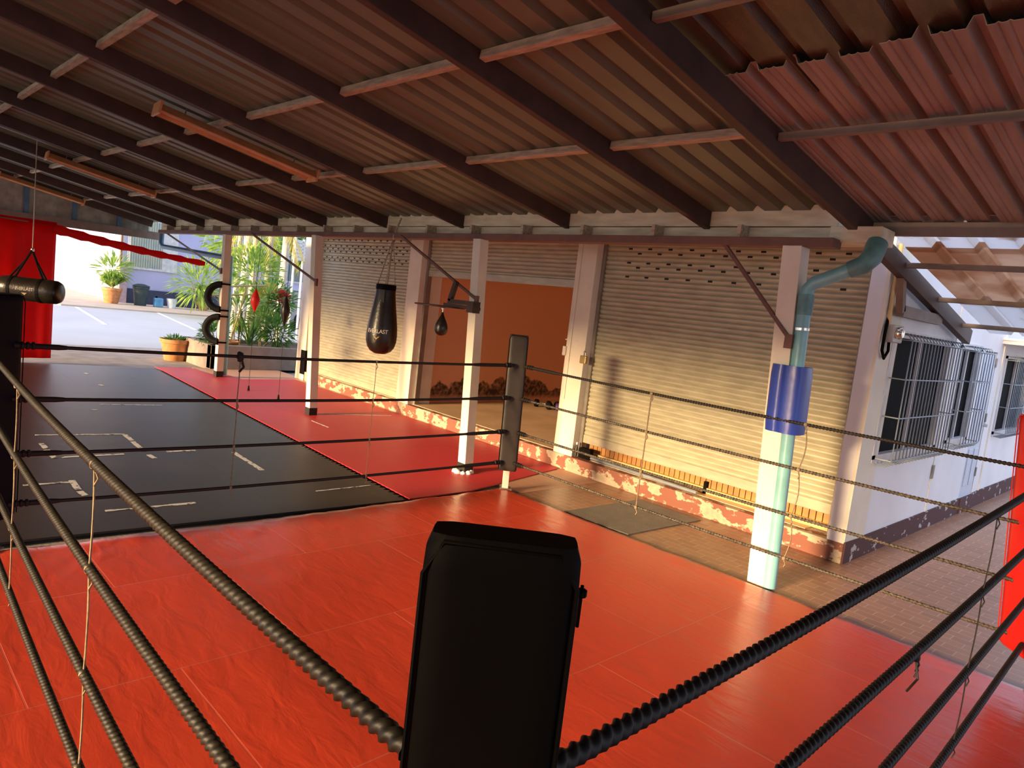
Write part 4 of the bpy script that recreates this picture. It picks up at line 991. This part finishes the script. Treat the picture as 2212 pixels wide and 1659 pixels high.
# white sign on poles
t = thing('yard_sign', 'white ribbed sign panel on thin white poles behind the plants', 'sign', (-23.5,12.1,0))
SG = Matrix.Translation(V3((-23.5,12.1,0))) @ Matrix.Rotation(-.79+PI/2,4,'Z')
b = MB(SG)
for k in range(6): b.box((-.03,-.75,2.75+k*.12),(.03,.75,2.85+k*.12))
b.build('panel', M['farwhite'], t)
for y in (-.72,.2): MB(SG).tube([(.05,y,-.06),(.05,y,3.5)], .045, 8).build('pole', M['farwhite'], t)
def car():
    cx, cy = -30.2, 15.2; rz = math.radians(135)
    T = Matrix.Translation(V3((cx,cy,-.06))) @ Matrix.Rotation(math.radians(-45),4,'Z')      # local +x = car rear facing the veranda
    t = thing('parked_car', 'dark estate car parked rear-on behind the planter plants', 'car', (cx,cy,-.06))
    sec = [(-2.2,.35),(-2.25,.75),(-1.9,.95),(-1.0,1.02),(-.45,1.55),(.2,1.66),(1.5,1.62),(1.95,1.10),(2.1,1.0),(2.15,.45),(2.0,.3)]
    vs = []; k = len(sec)
    for w_ in (-.85,-.80,.80,.85):
        for x,z in sec:
            inn = .16 if z > 1.1 else 0; y = (abs(w_)-inn)*(1 if w_ > 0 else -1)
            zz = z if abs(w_) < .84 else z*.985; vs.append((x,y,zz))
    m = MB(T); m.add(vs, [(a*k+i,a*k+(i+1)%k,(a+1)*k+(i+1)%k,(a+1)*k+i) for a in range(3) for i in range(k)] + [tuple(range(k)), tuple(3*k+i for i in range(k))])
    m.build('body', M['carpaint'], t, smooth=35)
    m = MB(T); m.add([(1.62,-.60,1.50),(1.62,.60,1.50),(1.96,.68,1.12),(1.96,-.68,1.12)], [(0,1,2,3)]); m.build('rear_window', M['carglass'], t, open_=True)
    for s_ in (-1,1):
        MB(T).cbox((2.09,s_*.68,.88),(.10,.22,.20)).build('tail_light', M['lightred'], t)
        for x in (-1.4,1.35):
            MB(T).lathe([(0,-.11),(.30,-.11),(.33,-.07),(.33,.07),(.30,.11),(0,.11)], n=20, m=Matrix.Translation(V3((x,s_*.78,.33))) @ Matrix.Rotation(PI/2,4,'X')).build('wheel', M['rubber'], t, smooth=40)
    MB(T).cbox((2.14,0,.72),(.03,.5,.13)).build('number_plate', M['farwhite'], t)
    MB(T).cbox((2.13,0,.48),(.10,1.6,.18)).build('bumper', M['steelrail'], t, bevel=.03)
car()
# facade end: dark wrap, hose
tag(FB().box((11.055,-.012,.12),(11.25,.05,.62)).build('rubber_wrap', M['blackvinyl'], bevel=.01), 'black rubber wrap at the foot of the far pillar', 'wrap')

struct(MB().box((-13.4,5.82,3.02),(-2.32,7.3,3.06)).build('ceiling', M['roof']))
struct(MB().box((4.7,-7,0),(4.85,.5,4.6)).build('wall_right', M['cream']))  # unseen side wall, added to keep sky light out on the right
struct(MB().box((-18.6,-7.6,-.06),(-.6,-7.45,.90)).build('wall_rear_added', M['cream']))  # low unseen wall behind the viewer, added to cut sky light
# ---------------------------------------------------------------- unseen wall added behind the viewer to block the low sun
m = MB(); m.box((-1.25,-9.2,0),(9,-9.0,4.2)); struct(m.build('wall_rear_added', M['wallwhite']))

# ---------------------------------------------------------------- camera, light, world
cam = bpy.data.cameras.new('camera'); co = bpy.data.objects.new('camera', cam); COL.objects.link(co)
cam.sensor_width = 36; cam.lens = 36*1526.6/2212; cam.clip_start = .05; cam.clip_end = 500
yaw, pit, rol = -.78904, .10783, .11677
cy_, sy_, cp, sp, cr, sr = math.cos(yaw), math.sin(yaw), math.cos(pit), math.sin(pit), math.cos(rol), math.sin(rol)
F_ = V3((sy_*cp, cy_*cp, -sp)); R0 = V3((cy_,-sy_,0)); U0 = R0.cross(F_)
Rr = R0*cr + U0*sr; Ur = -R0*sr + U0*cr
mw = Matrix((Rr, Ur, -F_)).transposed().to_4x4(); mw.translation = V3((0,0,CZ)); co.matrix_world = mw
S.camera = co
sun = bpy.data.lights.new('sun','SUN'); sun.energy = 11.5; sun.angle = math.radians(10); sun.color = (1.0,.68,.36)
so = bpy.data.objects.new('sun', sun); COL.objects.link(so); so.location = (0,-20,8)
sd = V3((.03,1,-.178)).normalized(); so.rotation_euler = sd.to_track_quat('-Z','Y').to_euler()
w = bpy.data.worlds.new('world'); S.world = w; w.use_nodes = True; nt = w.node_tree; bg = nt.nodes['Background']
tc = N(nt,'ShaderNodeTexCoord'); sx = N(nt,'ShaderNodeSeparateXYZ'); L(nt, tc.outputs['Generated'], sx.inputs[0])
rp = N(nt,'ShaderNodeValToRGB'); rp.color_ramp.elements[0].position = .0; rp.color_ramp.elements[0].color = (.84,.86,.94,1); rp.color_ramp.elements[1].position = .5; rp.color_ramp.elements[1].color = (.52,.64,.95,1)
L(nt, sx.outputs['Z'], rp.inputs['Fac']); L(nt, rp.outputs['Color'], bg.inputs['Color']); bg.inputs['Strength'].default_value = 1.5
S.view_settings.view_transform = 'Standard'; S.view_settings.look = 'None'; S.view_settings.gamma = 1; S.view_settings.exposure = .3
S.view_settings.use_curve_mapping = False
